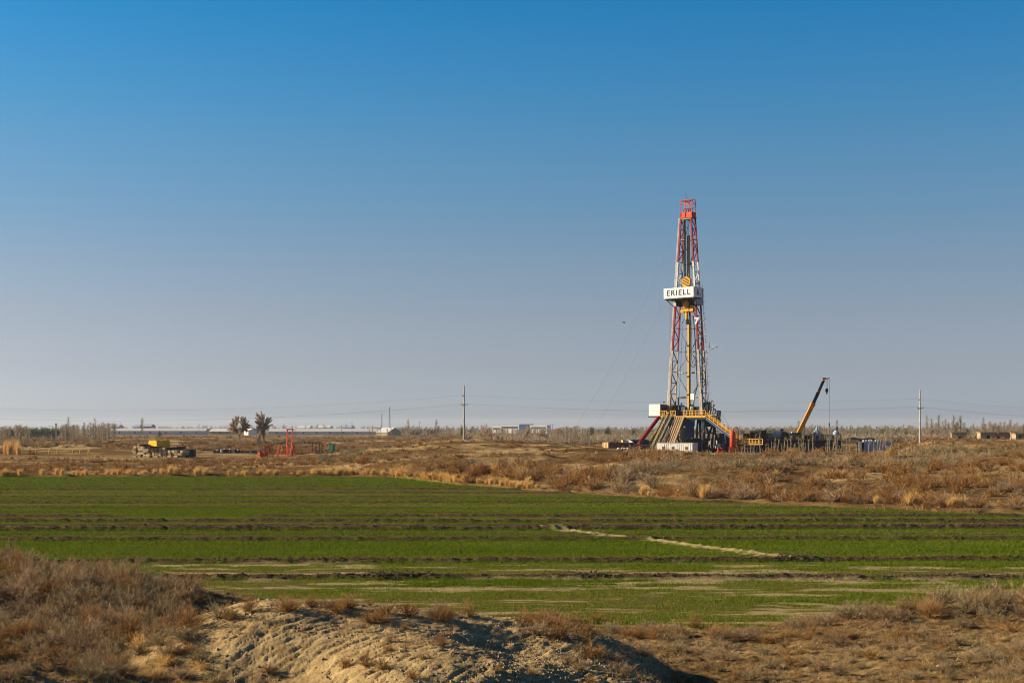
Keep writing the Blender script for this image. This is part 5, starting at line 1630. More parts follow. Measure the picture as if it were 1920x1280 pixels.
def leafy_t(seed, n=700, s=.05):
    g = np.random.default_rng(seed)
    cl = g.normal(0, 1, (14, 3)); cl = cl / np.linalg.norm(cl, axis=1, keepdims=True) * g.uniform(.1, .36, (14, 1)); cl[:, 2] = np.abs(cl[:, 2]) * 1.1 + .28
    k = g.integers(0, 14, n)
    c = cl[k] + g.normal(0, .11, (n, 3))
    c[:, 2] = np.clip(c[:, 2], .03, 1.05)
    a = g.normal(0, s, (n, 3)); b = g.normal(0, s, (n, 3))
    V = np.stack([c, c + a, c + b], 1).reshape(-1, 3)
    return V, np.arange(3 * n).reshape(n, 3), np.repeat(np.clip(g.normal(.4, .22, n), 0, 1), 3)
def tree_t(seed, h, rx, cz, rz, two=False, w=.034):
    """bare broad tree: trunk, curved limbs reaching into an uneven rounded crown, haze of fine twigs"""
    g = np.random.default_rng(seed)
    r = random.Random(seed)
    mb = MB()
    fork = Vector((r.uniform(-.2, .2), 0, cz - rz * .95))
    mb.tube([Vector((0, 0, -.3)), Vector((.1, 0, fork.z * .5)), fork], .30, 8, r1=.22)
    heads = [fork]
    if two:
        heads = []
        for sx in (-1, 1):
            e = fork + Vector((sx * rx * .42, 0, rz * .45))
            mb.tube([fork, fork.lerp(e, .5) + Vector((0, 0, .15)), e], .19, 7, r1=.12)
            heads.append(e)
    P, D = [], []
    for k in range(95):
        d = Vector(tuple(g.normal(0, 1, 3))).normalized()
        rad = (.70 + .34 * r.random()) * (1 + .16 * math.sin(3 * math.atan2(d.z, d.x) + seed))
        e = Vector((d.x * rx * rad, d.y * rx * .9 * rad, cz + d.z * rz * rad))
        if two: e.z -= rz * .16 * math.exp(-(e.x / (rx * .22)) ** 2) * (d.z > 0)
        h0 = min(heads, key=lambda q: (q - e).length)
        st_ = h0 + Vector((0, 0, r.uniform(-.1, .5) * rz * (not two)))
        m1 = st_.lerp(e, .45) + Vector((0, 0, (e - st_).length * .14))
        pts = [st_, st_.lerp(m1, .5) + Vector((r.gauss(0, .1), r.gauss(0, .1), .1)), m1, m1.lerp(e, .5) + Vector((r.gauss(0, .15), r.gauss(0, .15), .1)), e]
        mb.tube(pts, .085, 5, r1=.02)
        for i in (1, 2, 3, 4):
            a_, b_ = pts[i - 1], pts[i]
            for q in range(6 if i > 1 else 4):
                P.append(tuple(a_.lerp(b_, r.random()))); D.append(tuple((b_ - a_).normalized()))
    P, D = np.array(P), np.array(D)
    k = np.repeat(np.arange(len(P)), 30)
    out_ = _n(P - np.array([[0, 0, cz - rz * .8]]))
    dd = _n(D[k] * .6 + out_[k] * .6 + g.normal(0, .5, (len(k), 3)) + np.array([0, 0, .35]))
    ln = h * g.uniform(.02, .075, len(k))
    V, F = ribbons(P[k], P[k] + dd * (ln * .5)[:, None], P[k] + dd * ln[:, None] + np.array([0, 0, .08]), w, g)
    return mb, (V, F, np.repeat(np.clip(g.normal(.5, .22, len(k)), 0, 1), 5))

def merge(templates, inst, name, material, rg, varamt=.25):
    """inst rows: x, y, z, rot, sx(width), sz(height), template index"""
    parts = []
    inst = np.asarray(inst, float)
    for ti, (V, F, T) in enumerate(templates):
        q = inst[inst[:, 6].astype(int) == ti]
        if not len(q): continue
        c, s = np.cos(q[:, 3]), np.sin(q[:, 3])
        x = V[None, :, 0] * q[:, 4:5]; y = V[None, :, 1] * q[:, 4:5]; z = V[None, :, 2] * q[:, 5:6]
        W3 = np.stack([x * c[:, None] - y * s[:, None] + q[:, 0:1], x * s[:, None] + y * c[:, None] + q[:, 1:2], z + q[:, 2:3]], -1).reshape(-1, 3)
        FF = (F[None] + (np.arange(len(q)) * len(V))[:, None, None]).reshape(-1, F.shape[1])
        TT = np.clip(T[None] + rg.uniform(-varamt * .4, varamt * 1.2, (len(q), 1)), 0, 1.35).reshape(-1)
        parts.append((W3, FF, TT))
    V, F, T = join(parts)
    return np_mesh(name, V, F, material, T)

MATS = {'G': GREY, 'O': ORAN, 'Y': GOLDV, 'L': OLIVE, 'B': RUSTV}
NEAR = [shrub_t(s, 48, 24, .0085) for s in (1, 2, 3, 4)]
OPEN_ = [shrub_t(s, 26, 9, .009, sub=.24) for s in (11, 12)]
MID = [shrub_t(s, 30, 11, .017) for s in (5, 6, 7)]
FAR = [shrub_t(s, 20, 8, .034) for s in (8, 9, 10)]
REED = [reed_t(s, 220, .018, .38) for s in (1, 2, 3)]
_mesh = {}
def tmesh(cls, ti, kind):
    k = (cls, ti, kind)
    if k not in _mesh:
        V, F, T = {'near': NEAR, 'open': OPEN_, 'mid': MID, 'reed': REED}[cls][ti]
        _mesh[k] = np_mesh('foliage_' + cls, V, F, MATS[kind], T)
    return _mesh[k]
STEM = {}
def stem_mesh(kind):
    if kind not in STEM:
        mb = MB()
        g = random.Random(5)
        for i in range(6):
            a = i * 1.05
            mb.tube([(0, 0, -.1), (.05 * math.cos(a), .05 * math.sin(a), .12), (.2 * math.cos(a), .2 * math.sin(a), .42)], .016, 4, r1=.006)
        me = bpy.data.meshes.new('stem')
        me.from_pydata(mb.v, [], mb.f)
        me.materials.append(TBARK)
        STEM[kind] = me
    return STEM[kind]

WORDS = {'G': 'grey brown', 'O': 'orange brown', 'Y': 'golden', 'L': 'pale olive', 'B': 'rust coloured'}
# explicit bushes read off the photograph: base column, base row, height, width, kind (target pixels)
EXPL = [
 (1597, 1160, 46, 84, 'L', 'at the right edge of the field'), (1640, 1160, 40, 60, 'G', 'at the right edge of the field'), (1668, 1167, 42, 84, 'G', 'at the right edge of the field'), (1746, 1158, 50, 60, 'O', 'at the right edge of the field'),
 (1757, 1136, 44, 72, 'G', 'at the right edge of the field'), (1797, 1137, 40, 70, 'G', 'at the right edge of the field'), (1840, 1132, 42, 60, 'G', 'at the right edge of the field'), (1888, 1130, 44, 96, 'G', 'at the right edge of the field'), (1872, 1134, 24, 60, 'O', 'at the right edge of the field'),
 (1700, 1150, 38, 60, 'L', 'at the right edge of the field'), (1716, 1144, 40, 44, 'O', 'at the right edge of the field'), (1560, 1166, 26, 44, 'G', 'at the right edge of the field'),
 (1685, 1202, 36, 58, 'O', 'on the bare ground at the right'), (1577, 1198, 30, 72, 'O', 'on the bare ground at the right'), (1600, 1198, 24, 48, 'G', 'on the bare ground at the right'), (1521, 1190, 30, 32, 'O', 'on the bare ground at the right'), (1756, 1209, 28, 66, 'G', 'on the bare ground at the right'), (1700, 1214, 22, 44, 'G', 'on the bare ground at the right'),
 (1631, 1234, 26, 48, 'O', 'on the bare ground at the right'), (1736, 1248, 20, 40, 'Y', 'on the bare ground at the right'), (1780, 1252, 22, 44, 'L', 'on the bare ground at the right'), (1496, 1270, 20, 30, 'O', 'on the bare ground at the right'), (1871, 1203, 15, 34, 'O', 'on the bare ground at the right'),
 (1026, 1167, 36, 56, 'G', 'below the field right of the mound'), (1044, 1166, 30, 40, 'O', 'below the field right of the mound'), (1072, 1166, 24, 52, 'O', 'below the field right of the mound'), (1120, 1164, 22, 44, 'O', 'below the field right of the mound'), (1156, 1170, 20, 40, 'O', 'below the field right of the mound'),
 (1302, 1176, 30, 38, 'O', 'below the field right of the mound'), (1234, 1182, 22, 66, 'G', 'below the field right of the mound'), (1277, 1192, 28, 44, 'G', 'below the field right of the mound'), (1116, 1232, 40, 66, 'O', 'below the field right of the mound'), (1156, 1238, 22, 50, 'G', 'below the field right of the mound'),
 (1271, 1221, 32, 50, 'L', 'below the field right of the mound'), (1331, 1234, 14, 22, 'G', 'below the field right of the mound'), (1390, 1198, 28, 66, 'G', 'below the field right of the mound'), (1360, 1186, 22, 60, 'O', 'below the field right of the mound'), (1443, 1219, 20, 42, 'O', 'below the field right of the mound'), (1490, 1272, 22, 34, 'O', 'below the field right of the mound'), (1182, 1234, 12, 22, 'O', 'below the field right of the mound'),
 (1415, 1190, 24, 50, 'G', 'below the field right of the mound'), (1205, 1178, 20, 46, 'O', 'below the field right of the mound'), (1335, 1180, 22, 40, 'O', 'below the field right of the mound'),
 (697, 1168, 28, 62, 'O', 'on the bare mound'), (720, 1166, 22, 40, 'O', 'on the bare mound'), (625, 1142, 30, 50, 'O', 'on the bare mound'), (600, 1145, 20, 30, 'O', 'on the bare mound'), (692, 1134, 14, 26, 'B', 'on the bare mound'), (760, 1138, 20, 36, 'B', 'on the bare mound'), (534, 1146, 11, 40, 'O', 'on the bare mound'),
 (781, 1208, 22, 28, 'G', 'on the bare mound'), (728, 1221, 18, 28, 'O', 'on the bare mound'), (503, 1265, 24, 42, 'O', 'on the bare mound'), (543, 1238, 22, 24, 'O', 'on the bare mound'), (569, 1187, 9, 17, 'O', 'on the bare mound'), (822, 1142, 14, 24, 'O', 'on the bare mound'), (655, 1140, 16, 26, 'O', 'on the bare mound'), (850, 1190, 22, 16, 'Y', 'on the bare mound'), (880, 1158, 40, 30, 'O', 'on the bare mound'), (870, 1150, 18, 40, 'O', 'on the bare mound'),
 (263, 1215, 34, 48, 'Y', 'below the shrub dune at the left'), (312, 1247, 24, 56, 'Y', 'below the shrub dune at the left'), (378, 1256, 20, 38, 'Y', 'below the shrub dune at the left'), (65, 1243, 28, 60, 'O', 'below the shrub dune at the left'), (90, 1256, 17, 28, 'Y', 'below the shrub dune at the left'), (166, 1265, 20, 24, 'O', 'below the shrub dune at the left'),
 (350, 1200, 40, 90, 'L', 'below the shrub dune at the left'), (300, 1210, 34, 60, 'L', 'below the shrub dune at the left'), (335, 1150, 34, 60, 'G', 'on the shrub dune at the left'), (40, 1060, 44, 80, 'G', 'on the shrub dune at the left'), (70, 1070, 36, 60, 'G', 'on the shrub dune at the left'), (10, 1054, 44, 70, 'G', 'on the shrub dune at the left'),
 (130, 1090, 44, 70, 'G', 'on the shrub dune at the left'), (175, 1098, 48, 80, 'G', 'on the shrub dune at the left'), (215, 1120, 44, 66, 'G', 'on the shrub dune at the left'), (160, 1120, 38, 60, 'L', 'on the shrub dune at the left'), (100, 1110, 36, 60, 'O', 'on the shrub dune at the left'), (290, 1122, 24, 30, 'O', 'on the shrub dune at the left'),
 (365, 1128, 24, 44, 'O', 'on the shrub dune at the left'), (410, 1160, 40, 56, 'L', 'beside the left foot of the mound'), (465, 1146, 42, 34, 'O', 'beside the left foot of the mound'), (350, 1205, 36, 60, 'L', 'beside the left foot of the mound'), (432, 1162, 36, 40, 'O', 'beside the left foot of the mound'), (330, 1228, 26, 50, 'G', 'beside the left foot of the mound'),
]
bushes = []       # (x, y, z, w, h, kind, cls, zone)
def add_px(px, py, h, w, kind, zone, cls='near'):
    x, y, z = at_pix(px, py)
    k = FPX / y
    bushes.append((x, y, z, w / k, h / k, kind, cls, zone))
for e in EXPL:
    add_px(*e)
g = random.Random(21)
def scatter(n, fpx, fpy, fh, fw, kinds, zone, cls='near', clear=.5):
    """random bushes in a patch of ground seen between given rows"""
    c = 0
    for _ in range(n * 6):
        if c >= n: break
        px, py = fpx(), fpy()
        x, y, z = at_pix(px, py)
        if y > 3000 or in_field(x, y): continue
        if any((x - b[0]) ** 2 + (y - b[1]) ** 2 < (clear * (b[3] + .2)) ** 2 for b in bushes[-150:]): continue
        h = fh()
        k = g.choice(kinds)
        bushes.append((x, y, z, h * fw(), h, k, cls, zone))
        c += 1
def U(a, b): return lambda: g.uniform(a, b)
scatter(46, U(-120, 250), U(1052, 1130), U(.42, .85), U(1.1, 1.6), 'GGGGGLOOB', 'on the shrub dune at the left', clear=.50)
scatter(38, U(120, 370), U(1100, 1200), U(.35, .8), U(1.1, 1.6), 'GGGGLLOO', 'on the shrub dune at the left', clear=.50)
scatter(60, U(-60, 330), U(1125, 1225), U(.25, .6), U(1.2, 1.9), 'GGGGGLLOB', 'below the shrub dune at the left', clear=.30)
scatter(26, U(-40, 380), U(1222, 1275), U(.22, .45), U(1.2, 1.8), 'GGLOO', 'below the shrub dune at the left', clear=.45)
scatter(16, U(500, 1060), U(1134, 1165), U(.22, .42), U(1.1, 1.8), 'OOOBG', 'behind the crest of the bare mound', clear=.3)
scatter(46, U(960, 1540), U(1166, 1200), U(.22, .5), U(1.2, 2.0), 'OOOGGL', 'below the field right of the mound', clear=.35)
scatter(56, U(1050, 1560), U(1196, 1278), U(.14, .40), U(1.3, 2.2), 'OGGLL', 'below the field right of the mound', clear=.6)
scatter(62, U(1540, 1960), U(1150, 1278), U(.14, .40), U(1.3, 2.2), 'OGGLL', 'on the bare ground at the right', clear=.6)
scatter(20, U(1540, 1980), U(1112, 1160), U(.5, .9), U(1.3, 1.8), 'GGLO', 'at the right edge of the field', clear=.35)
scatter(14, U(640, 1000), U(1180, 1275), U(.15, .3), U(1.0, 1.5), 'OGO', 'on the bare mound', clear=.8)
n_near = len(bushes)
# reeds along the far edge of the field
reeds = []
RX_ = [738, 744, 751, 758, 768, 772, 779, 786, 793, 801, 809, 816, 827, 834, 852, 860, 896, 920, 940, 962, 984, 1006, 600, 620, 660, 700, 715, 725, 10, 23, 78, 137, 215, 222, 232, 243, 252, 262, 270, 277, 290, 305, 313, 320, 328, 335, 368, 372, 395, 430, 455, 482, 487, 515, 587, 632, 640, 682, 688, 735, 742, 748, 755, 760, 765, 775, 782, 790, 797, 805, 812, 820, 840, 846, 905, 912, 930, 950, 972, 995, 1205, 1217, 1320, 1643, 1705, 1722, 1783, 1790, 1796, 1804]
HH = {1320: 1.45, 1321: 1.2, 1705: 1.35, 1712: 1.2, 1783: 1.0, 1790: 1.1, 1796: 1.15, 1804: .9, 320: 1.4, 328: 1.6, 372: 1.5, 368: 1.1, 487: 1.2, 640: 1.3, 748: 1.3, 755: 1.5}
RX_ += [g.uniform(0, 1010) for _ in range(75)]
for px in RX_:
    x0 = (px - 960) / FPX * 150
    ye = float(far_edge(np.array([px * 1.0]), np.array([x0]))[0])
    y = ye + g.uniform(.8, 3.2)
    x = (px - 960) / FPX * y
    h = HH.get(px, g.uniform(.5, 1.2))
    reeds.append((x, y, gz(x, y), h * g.uniform(.9, 1.3), h, 'Y', 'reed', 'at the far edge of the green field'))
for px in (9, 12, 15, 17, 20, 14, 30, 32, 34, 33, 37, 92, 108, 137, 68, 150, 166):
    x, y, z = at_y(px, 330 + g.uniform(-12, 12))
    h = g.uniform(2.2, 4.9) if px < 40 else g.uniform(1.3, 2.2)
    reeds.append((x, y, z, h * .45, h, 'Y', 'reed', 'standing tall before the spoil heaps at the far left'))
# rough bank and plain beyond the field
bank = []
for _ in range(12000):
    y = 100 * (330 / 100) ** g.random()
    px = g.uniform(-150, 2080)
    x = (px - 960) / FPX * y
    ye = float(far_edge(np.array([px]), np.array([x]))[0])
    if y < ye + 1.5: continue
    d = float(vn(np.array([x / 9]), np.array([y / 9]), 301)[0])
    d2 = float(vn(np.array([x / 30]), np.array([y / 30]), 302)[0])
    left = px < 640
    dens = .85 if not left else (.9 if y < 262 else .12)
    if 690 < px < 1170 and y > 172: dens = .16          # pale open top of the knoll
    if 690 < px < 1280 and y < 172: dens = 1.0
    if 230 < px < 640 and y > 262: dens = 0.03          # swept yard
    if 1180 < px < 1680 and y > 283: dens = 0.03
    if 1450 < px < 1650 and y < 150: dens *= .6
    if g.random() > dens * min(1.15, max(.06, (d - .22) * 2.3)): continue
    if y > 228 and 1130 < px < 1690 and g.random() < .6: continue
    if left: h, kinds = g.uniform(.35, .85), 'BBBOG'
    elif px < 1260: h, kinds = g.uniform(.7, 1.5), 'BBBBOOG'
    else: h, kinds = g.uniform(.45, 1.2), 'GGGBBBBOO'
    h *= .75 + .6 * d
    if y > 215 and 1130 < px < 1690: h = min(h * .6, .6)
    if 690 < px < 1170 and y > 172: h *= .6
    if 600 < px < 740 and y > 215: h, kinds = g.uniform(.8, 1.3), 'LLLG'
    if px > 1840 and y > 170: kinds = 'BBBB'
    if px > 1765 and y > 185 and g.random() < .8: continue
    if g.random() < .035:
        kinds = 'Y'
        h *= .7
    if d2 > .62 and not left: kinds = 'GGLL' if px > 1150 else kinds
    bank.append((x, y, gz(x, y), h * g.uniform(1.3, 2.0), h, g.choice(kinds), 'mid', 'bank'))
    if len(bank) > 4000: break
def size(b): return b[4] * b[3] / b[1] ** 2
zones = {}
allb = sorted(bushes, key=size, reverse=True)
indiv = allb[:300 - 0]
rest = allb[300:] + bank
DESC = {'near': 'twiggy', 'open': 'thin', 'mid': 'twiggy'}
zone_seen = {}
def place_bush(b, name, descr):
    x, y, z, w, h, kind, cls, zone = b
    size_w = 'large' if h > .95 else ('knee high' if h > .5 else ('small' if h > .28 else 'tiny'))
    o = empty(name, (x, y, z), g.uniform(0, 6.28))
    s = (w, w, h)
    ti = g.randrange(len({'near': NEAR, 'open': OPEN_, 'mid': MID, 'reed': REED}[cls]))
    f = link('foliage', tmesh(cls, ti, kind), o)
    f.scale = (s[0], s[1], s[2])
    if cls == 'near':
        st = link('stem', stem_mesh(kind), o)
        st.scale = (w * .8, w * .8, h)
    lab = descr(size_w, WORDS[kind], zone)
    tag(o, lab, 'shrub' if cls != 'reed' else 'reeds', ('%s shrubs %s' % (size_w + ' ' + WORDS[kind], zone)) if cls != 'reed' else 'golden reed clumps ' + zone)
    return o
for b in indiv:
    place_bush(b, 'shrub', lambda s, k, z: '%s %s shrub %s' % (s, k, z))
for b in reeds:
    place_bush(b, 'reed_clump', lambda s, k, z: 'golden dry reed clump ' + z)
rg2 = np.random.default_rng(4)
for kind, word in WORDS.items():
    q = [b for b in rest if b[5] == kind]
    if not q: continue
    near_q = [b for b in q if b[6] == 'near']
    mid_q = [b for b in q if b[6] == 'mid' and b[1] < 190]
    far_q = [b for b in q if b[6] == 'mid' and b[1] >= 190]
    inst = []
    temps = [NEAR[0], OPEN_[0]] + MID + FAR
    for b in near_q: inst.append((b[0], b[1], b[2], g.uniform(0, 6.28), b[3], b[4], g.choice([0, 1])))
    for b in mid_q: inst.append((b[0], b[1], b[2], g.uniform(0, 6.28), b[3], b[4], 2 + g.randrange(3)))
    for b in far_q: inst.append((b[0], b[1], b[2], g.uniform(0, 6.28), b[3], b[4], 5 + g.randrange(3)))
    o = link('scrub', merge(temps, inst, 'scrub', MATS[kind], rg2))
    tag(o, kind='stuff')
# distant scrub on the plain
inst = {'B': [], 'G': []}
for _ in range(5200):
    y = 335 * (1500 / 335) ** (g.random() ** 1.25)
    px = g.uniform(-100, 2050)
    x = (px - 960) / FPX * y
    if float(vn(np.array([x / 25]), np.array([y / 40]), 303)[0]) < .38: continue
    if 200 < px < 750 and y > 1000: continue
    h = g.uniform(.5, 1.5) * (1 + y / 1500)
    inst[g.choice('BBG')].append((x, y, gz(x, y), g.uniform(0, 6.28), h * g.uniform(1.5, 3.0), h, g.randrange(3)))
for k in inst:
    tag(link('distant_scrub', merge(FAR, inst[k], 'distant_scrub', MATS[k], rg2)), kind='stuff')

# ------------------------------------------------------------------ grass of the field and dry litter
def field_grass(name, n, y0, y1, hh, w, nb, seed):
    rg = np.random.default_rng(seed)
    y = y0 * (y1 / y0) ** rg.random(n)
    u = rg.uniform(-.42, .42, n)
    x = u * y
    z, inf, dry, soil, bare, pth, mm_, fa_, px, nm_ = terrain(x, y, True)
    keep = inf & (soil < .35) & (pth < .3) & (rg.random(n) > bare * 1.05) & (rg.random(n) > dry * .75)
    x, y, z, dry = x[keep], y[keep], z[keep], dry[keep]
    n = len(x)
    k = np.repeat(np.arange(n), nb)
    P0 = np.stack([x[k], y[k], z[k] - .01], 1) + np.concatenate([rg.normal(0, .035, (len(k), 2)), np.zeros((len(k), 1))], 1)
    h = hh * rg.uniform(.5, 1.1, len(k)) * (1 - .45 * dry[k])
    P2 = P0 + np.stack([rg.normal(0, .35, len(k)) * h, rg.normal(0, .35, len(k)) * h, h], 1)
    V, F = blades(P0, P2, w, rg)
    T = np.clip(rg.normal(.42, .2, len(k)) + .55 * dry[k], 0, 1.3)
    tag(link(name, np_mesh(name, V, F, GRASS, np.repeat(T, 3))), kind='stuff')
field_grass('grass', 150000, 42, 66, .13, .022, 3, 1)
field_grass('grass', 150000, 66, 110, .13, .035, 3, 2)
field_grass('grass', 90000, 110, 180, .14, .07, 3, 3)
def litter(name, n, y0, y1, hh, w, nb, seed, beyond=False):
    rg = np.random.default_rng(seed)
    y = y0 * (y1 / y0) ** rg.random(n)
    x = rg.uniform(-.44, .44, n) * y
    z, inf, dry, soil, bare, pth, mm_, fa_, px, nm_ = terrain(x, y, True)
    dens = np.clip(.25 + 1.3 * fbm(x / 1.3 if not beyond else x / 6, y / 1.3 if not beyond else y / 6, 401, 3) + .5 * (x < -4) - .55 * mm_, .02, 1)
    keep = (~inf) & (rg.random(n) < dens)
    if beyond: keep &= (y > 95)
    x, y, z = x[keep], y[keep], z[keep]
    k = np.repeat(np.arange(len(x)), nb)
    P0 = np.stack([x[k], y[k], z[k] - .01], 1) + np.concatenate([rg.normal(0, hh * .35, (len(k), 2)), np.zeros((len(k), 1))], 1)
    h = hh * rg.uniform(.35, 1.2, len(k))
    P2 = P0 + np.stack([rg.normal(.1, .55, len(k)) * h, rg.normal(0, .55, len(k)) * h, h], 1)
    V, F = blades(P0, P2, w, rg)
    T = np.clip(rg.normal(.3, .25, len(k)) + .25 * np.repeat(rg.random(len(x)), nb), 0, 1.2)
    tag(link(name, np_mesh(name, V, F, STRAW if not beyond else ORAN, np.repeat(T, 3))), kind='stuff')
litter('dry_grass', 34000, 21, 60, .10, .010, 7, 5)
litter('dry_grass', 40000, 98, 300, .32, .05, 5, 6, True)

# clods along the bunds and pebbles on the bare ground
def stones(name, pts, smin, smax, material, seed):
    rg = np.random.default_rng(seed)
    n = len(pts)
    base = np.array([[1, 0, 0], [-1, 0, 0], [0, 1, 0], [0, -1, 0], [0, 0, 1], [0, 0, -1]], float)
    Fb = np.array([[4, 0, 2], [4, 2, 1], [4, 1, 3], [4, 3, 0], [5, 2, 0], [5, 1, 2], [5, 3, 1], [5, 0, 3]])
    s = smin * (smax / smin) ** (rg.random(n) ** 2)
    V = base[None] * rg.uniform(.6, 1.3, (n, 6, 1)) * s[:, None, None]
    a = rg.uniform(0, 6.28, n)
    c, q = np.cos(a)[:, None], np.sin(a)[:, None]
    V = np.stack([V[..., 0] * c - V[..., 1] * q, V[..., 0] * q + V[..., 1] * c, V[..., 2] * .75], -1) + pts[:, None, :]
    F = Fb[None] + (np.arange(n) * 6)[:, None, None]
    o = link(name, np_mesh(name, V.reshape(-1, 3), F.reshape(-1, 3), material))
    tag(o, kind='stuff')
PEB = mat('pebble', (.36, .29, .20), .9, var=.3, scale=6)
CLOD = mat('soil_clod', (.14, .10, .065), .95, var=.3, scale=4)
rg = np.random.default_rng(9)
n = 26000
y = 20 * (58 / 20) ** rg.random(n); x = rg.uniform(-.44, .44, n) * y
z, inf, *_ = terrain(x, y, True)
kp = ~inf & (rg.random(n) < np.clip(.2 + 1.6 * fbm(x, y, 411, 3), 0.03, 1))
stones('pebbles', np.stack([x, y, z], 1)[kp], .008, .05, PEB, 1)
n = 30000
y = rg.uniform(23.5, 34, n); x = rg.uniform(-8, 4.5, n)
mh = mound_h(x, y)
kp = (mh > .12) & (rg.random(n) < .10 + .9 * sst(-2.6, .6, x) * np.clip(.5 + 1.5 * fbm(x, y, 421, 3), 0, 1))
z = terrain(x, y)
stones('mound_crumbs', np.stack([x, y, z], 1)[kp], .008, .055, mat('mound_crumb', (.33, .25, .15), .95, var=.3, scale=6), 5)
pts = []
for i, (a, b, h, w) in enumerate(BUNDS):
    n = 3200 if a > 975 else 1200
    u = rg.uniform(-.45, .45, n)
    pxx = 960 + FPX * u
    yc = 16002.0 / (a + (b - a) * pxx / 1920.0 - HZ)
    x = u * yc
    yc = yc + 0.35 * (vn(x * 0.05, x * 0, 110 + i) - .5) + 0.08 * (vn(x * 1.1, x * 0, 130 + i) - .5)
    y = yc + rg.normal(0, w * .8, n)
    z, inf, dry, soil, *_ = terrain(x, y, True)
    k = inf & (soil > .2)
    pts.append(np.stack([x, y, z], 1)[k])
for cpx, cpy, n, sx in ((750, 1083.5, 420, .85), (1106, 1084, 160, .5), (1488, 1051, 220, .6), (1780, 1079, 40, .12)):
    cy = 16002.0 / (cpy - HZ)
    x = rg.normal((cpx - 960) / FPX * cy, sx, n); y = rg.normal(cy, .25, n)
    z = terrain(x, y) + rg.uniform(0, .16, n)
    pts.append(np.stack([x, y, z], 1))
stones('soil_clods', np.concatenate(pts), .02, .075, CLOD, 2)

# ------------------------------------------------------------------ trees
for i, (px, base, top, Y, hw, cb) in enumerate(((449, 834, 774, 520, 21.5, 818), (494.5, 833, 769, 520, 19, 816))):
    k = FPX / Y
    h = (base - top) / k
    cz_, rz_ = (base - (top + 2 + cb) / 2) / k, (cb - top - 4) / 2 / k
    mb, tw = tree_t(3 + i * 4, h, (hw - 2) / k, cz_, rz_, i == 0)
    o = thing('bare_tree', ['broad bare brown tree with two crowns, the left of two beyond the scrap row', 'taller bare brown tree with upswept crown, right of its broad neighbour'][i], 'tree', px, Y, 0, 'the two bare trees', z=CAMZ + (HZ - base) / k)
    mb.build('trunk', TBARK, o)
    link('crown', np_mesh('crown', tw[0], tw[1], TREEB, tw[2]), o)

POP = [poplar_t(s, 120) for s in range(5)]
POPW = [poplar_t(20 + s, 90) for s in range(3)]
TRK = MB().lathe((0, 0, -.02), [(.013, 0), (.010, .3), (.004, .98)], 6)
trk_me = bpy.data.meshes.new('trunk')
trk_me.from_pydata(TRK.v, [], TRK.f)
trk_me.materials.append(BARK)
pop_me = [np_mesh('crown', *p[:2], POPL, p[2]) for p in POP]
LEAF = [leafy_t(s) for s in (1, 2, 3)]
leaf_me = [np_mesh('crown', *p[:2], EVER, p[2]) for p in LEAF]
bt = MB().lathe((0, 0, -.05), [(.05, 0), (.03, .5)], 6)
leaf_tr = bpy.data.meshes.new('trunk')
leaf_tr.from_pydata(bt.v, [], bt.f)
leaf_tr.materials.append(TBARK)
def poplar(px, top, Y, lab, grp, wid=1.0, base_z=None, kind='poplar_tree'):
    x, y, z = at_y(px, Y)
    h = CAMZ + (HZ - top) / FPX * Y - z
    if h < 1: return
    o = empty(kind, (x, y, z), g.uniform(0, 6.28))
    tag(o, lab, 'tree', grp)
    c = link('crown', pop_me[g.randrange(5)], o)
    c.scale = (h * wid, h * wid, h)
    t = link('trunk', trk_me, o)
    t.scale = (h, h, h * .8)
# poplar belts: px range, top rows, distance, count
BELT = [(1745, 1925, 786, 798, 500, 560, 74, 'bare pale poplar in the belt behind the adobe houses', 'poplars behind the adobe houses', 1.3),
        (1500, 1745, 791, 801, 560, 680, 64, 'bare grey poplar in the belt behind the blue container and crane', 'poplars behind the container', 1.2),
        (1345, 1500, 793, 802, 620, 720, 22, 'bare grey poplar in the belt right of the rig', 'poplars right of the rig', 1.2),
        (1035, 1105, 797, 803, 420, 460, 26, 'pale close standing poplar in the young plantation left of the rig', 'young plantation left of the rig', 1.1),
        (1105, 1255, 797, 803, 560, 660, 16, 'thin bare poplar between the plantation and the rig', 'poplars just left of the rig', 1.2),
        (930, 1035, 799, 806, 560, 700, 18, 'bare poplar below the white flat roofed block', 'poplars below the white block', 1.2),
        (690, 905, 794, 803, 800, 950, 22, 'distant bare poplar either side of the left utility pole', 'poplars near the left utility pole', 1.3),
        (110, 215, 787, 797, 620, 760, 38, 'bare poplar in the far left grove before the long barn', 'far left poplar grove', 1.6),
        (-20, 60, 791, 799, 480, 560, 18, 'bare yellowish poplar at the far left edge', 'poplars at the far left edge', 1.6),
        (215, 700, 790, 802, 1450, 1600, 38, 'far bare poplar behind the long barns', 'poplars behind the long barns', 1.6)]
for a, b, t0, t1, y0, y1, n, lab, grp, wd in BELT:
    for i in range(n):
        poplar(g.uniform(a, b), t0 + (t1 - t0) * (g.random() ** .6), g.uniform(y0, y1), lab, grp, wd * g.uniform(.8, 1.4))
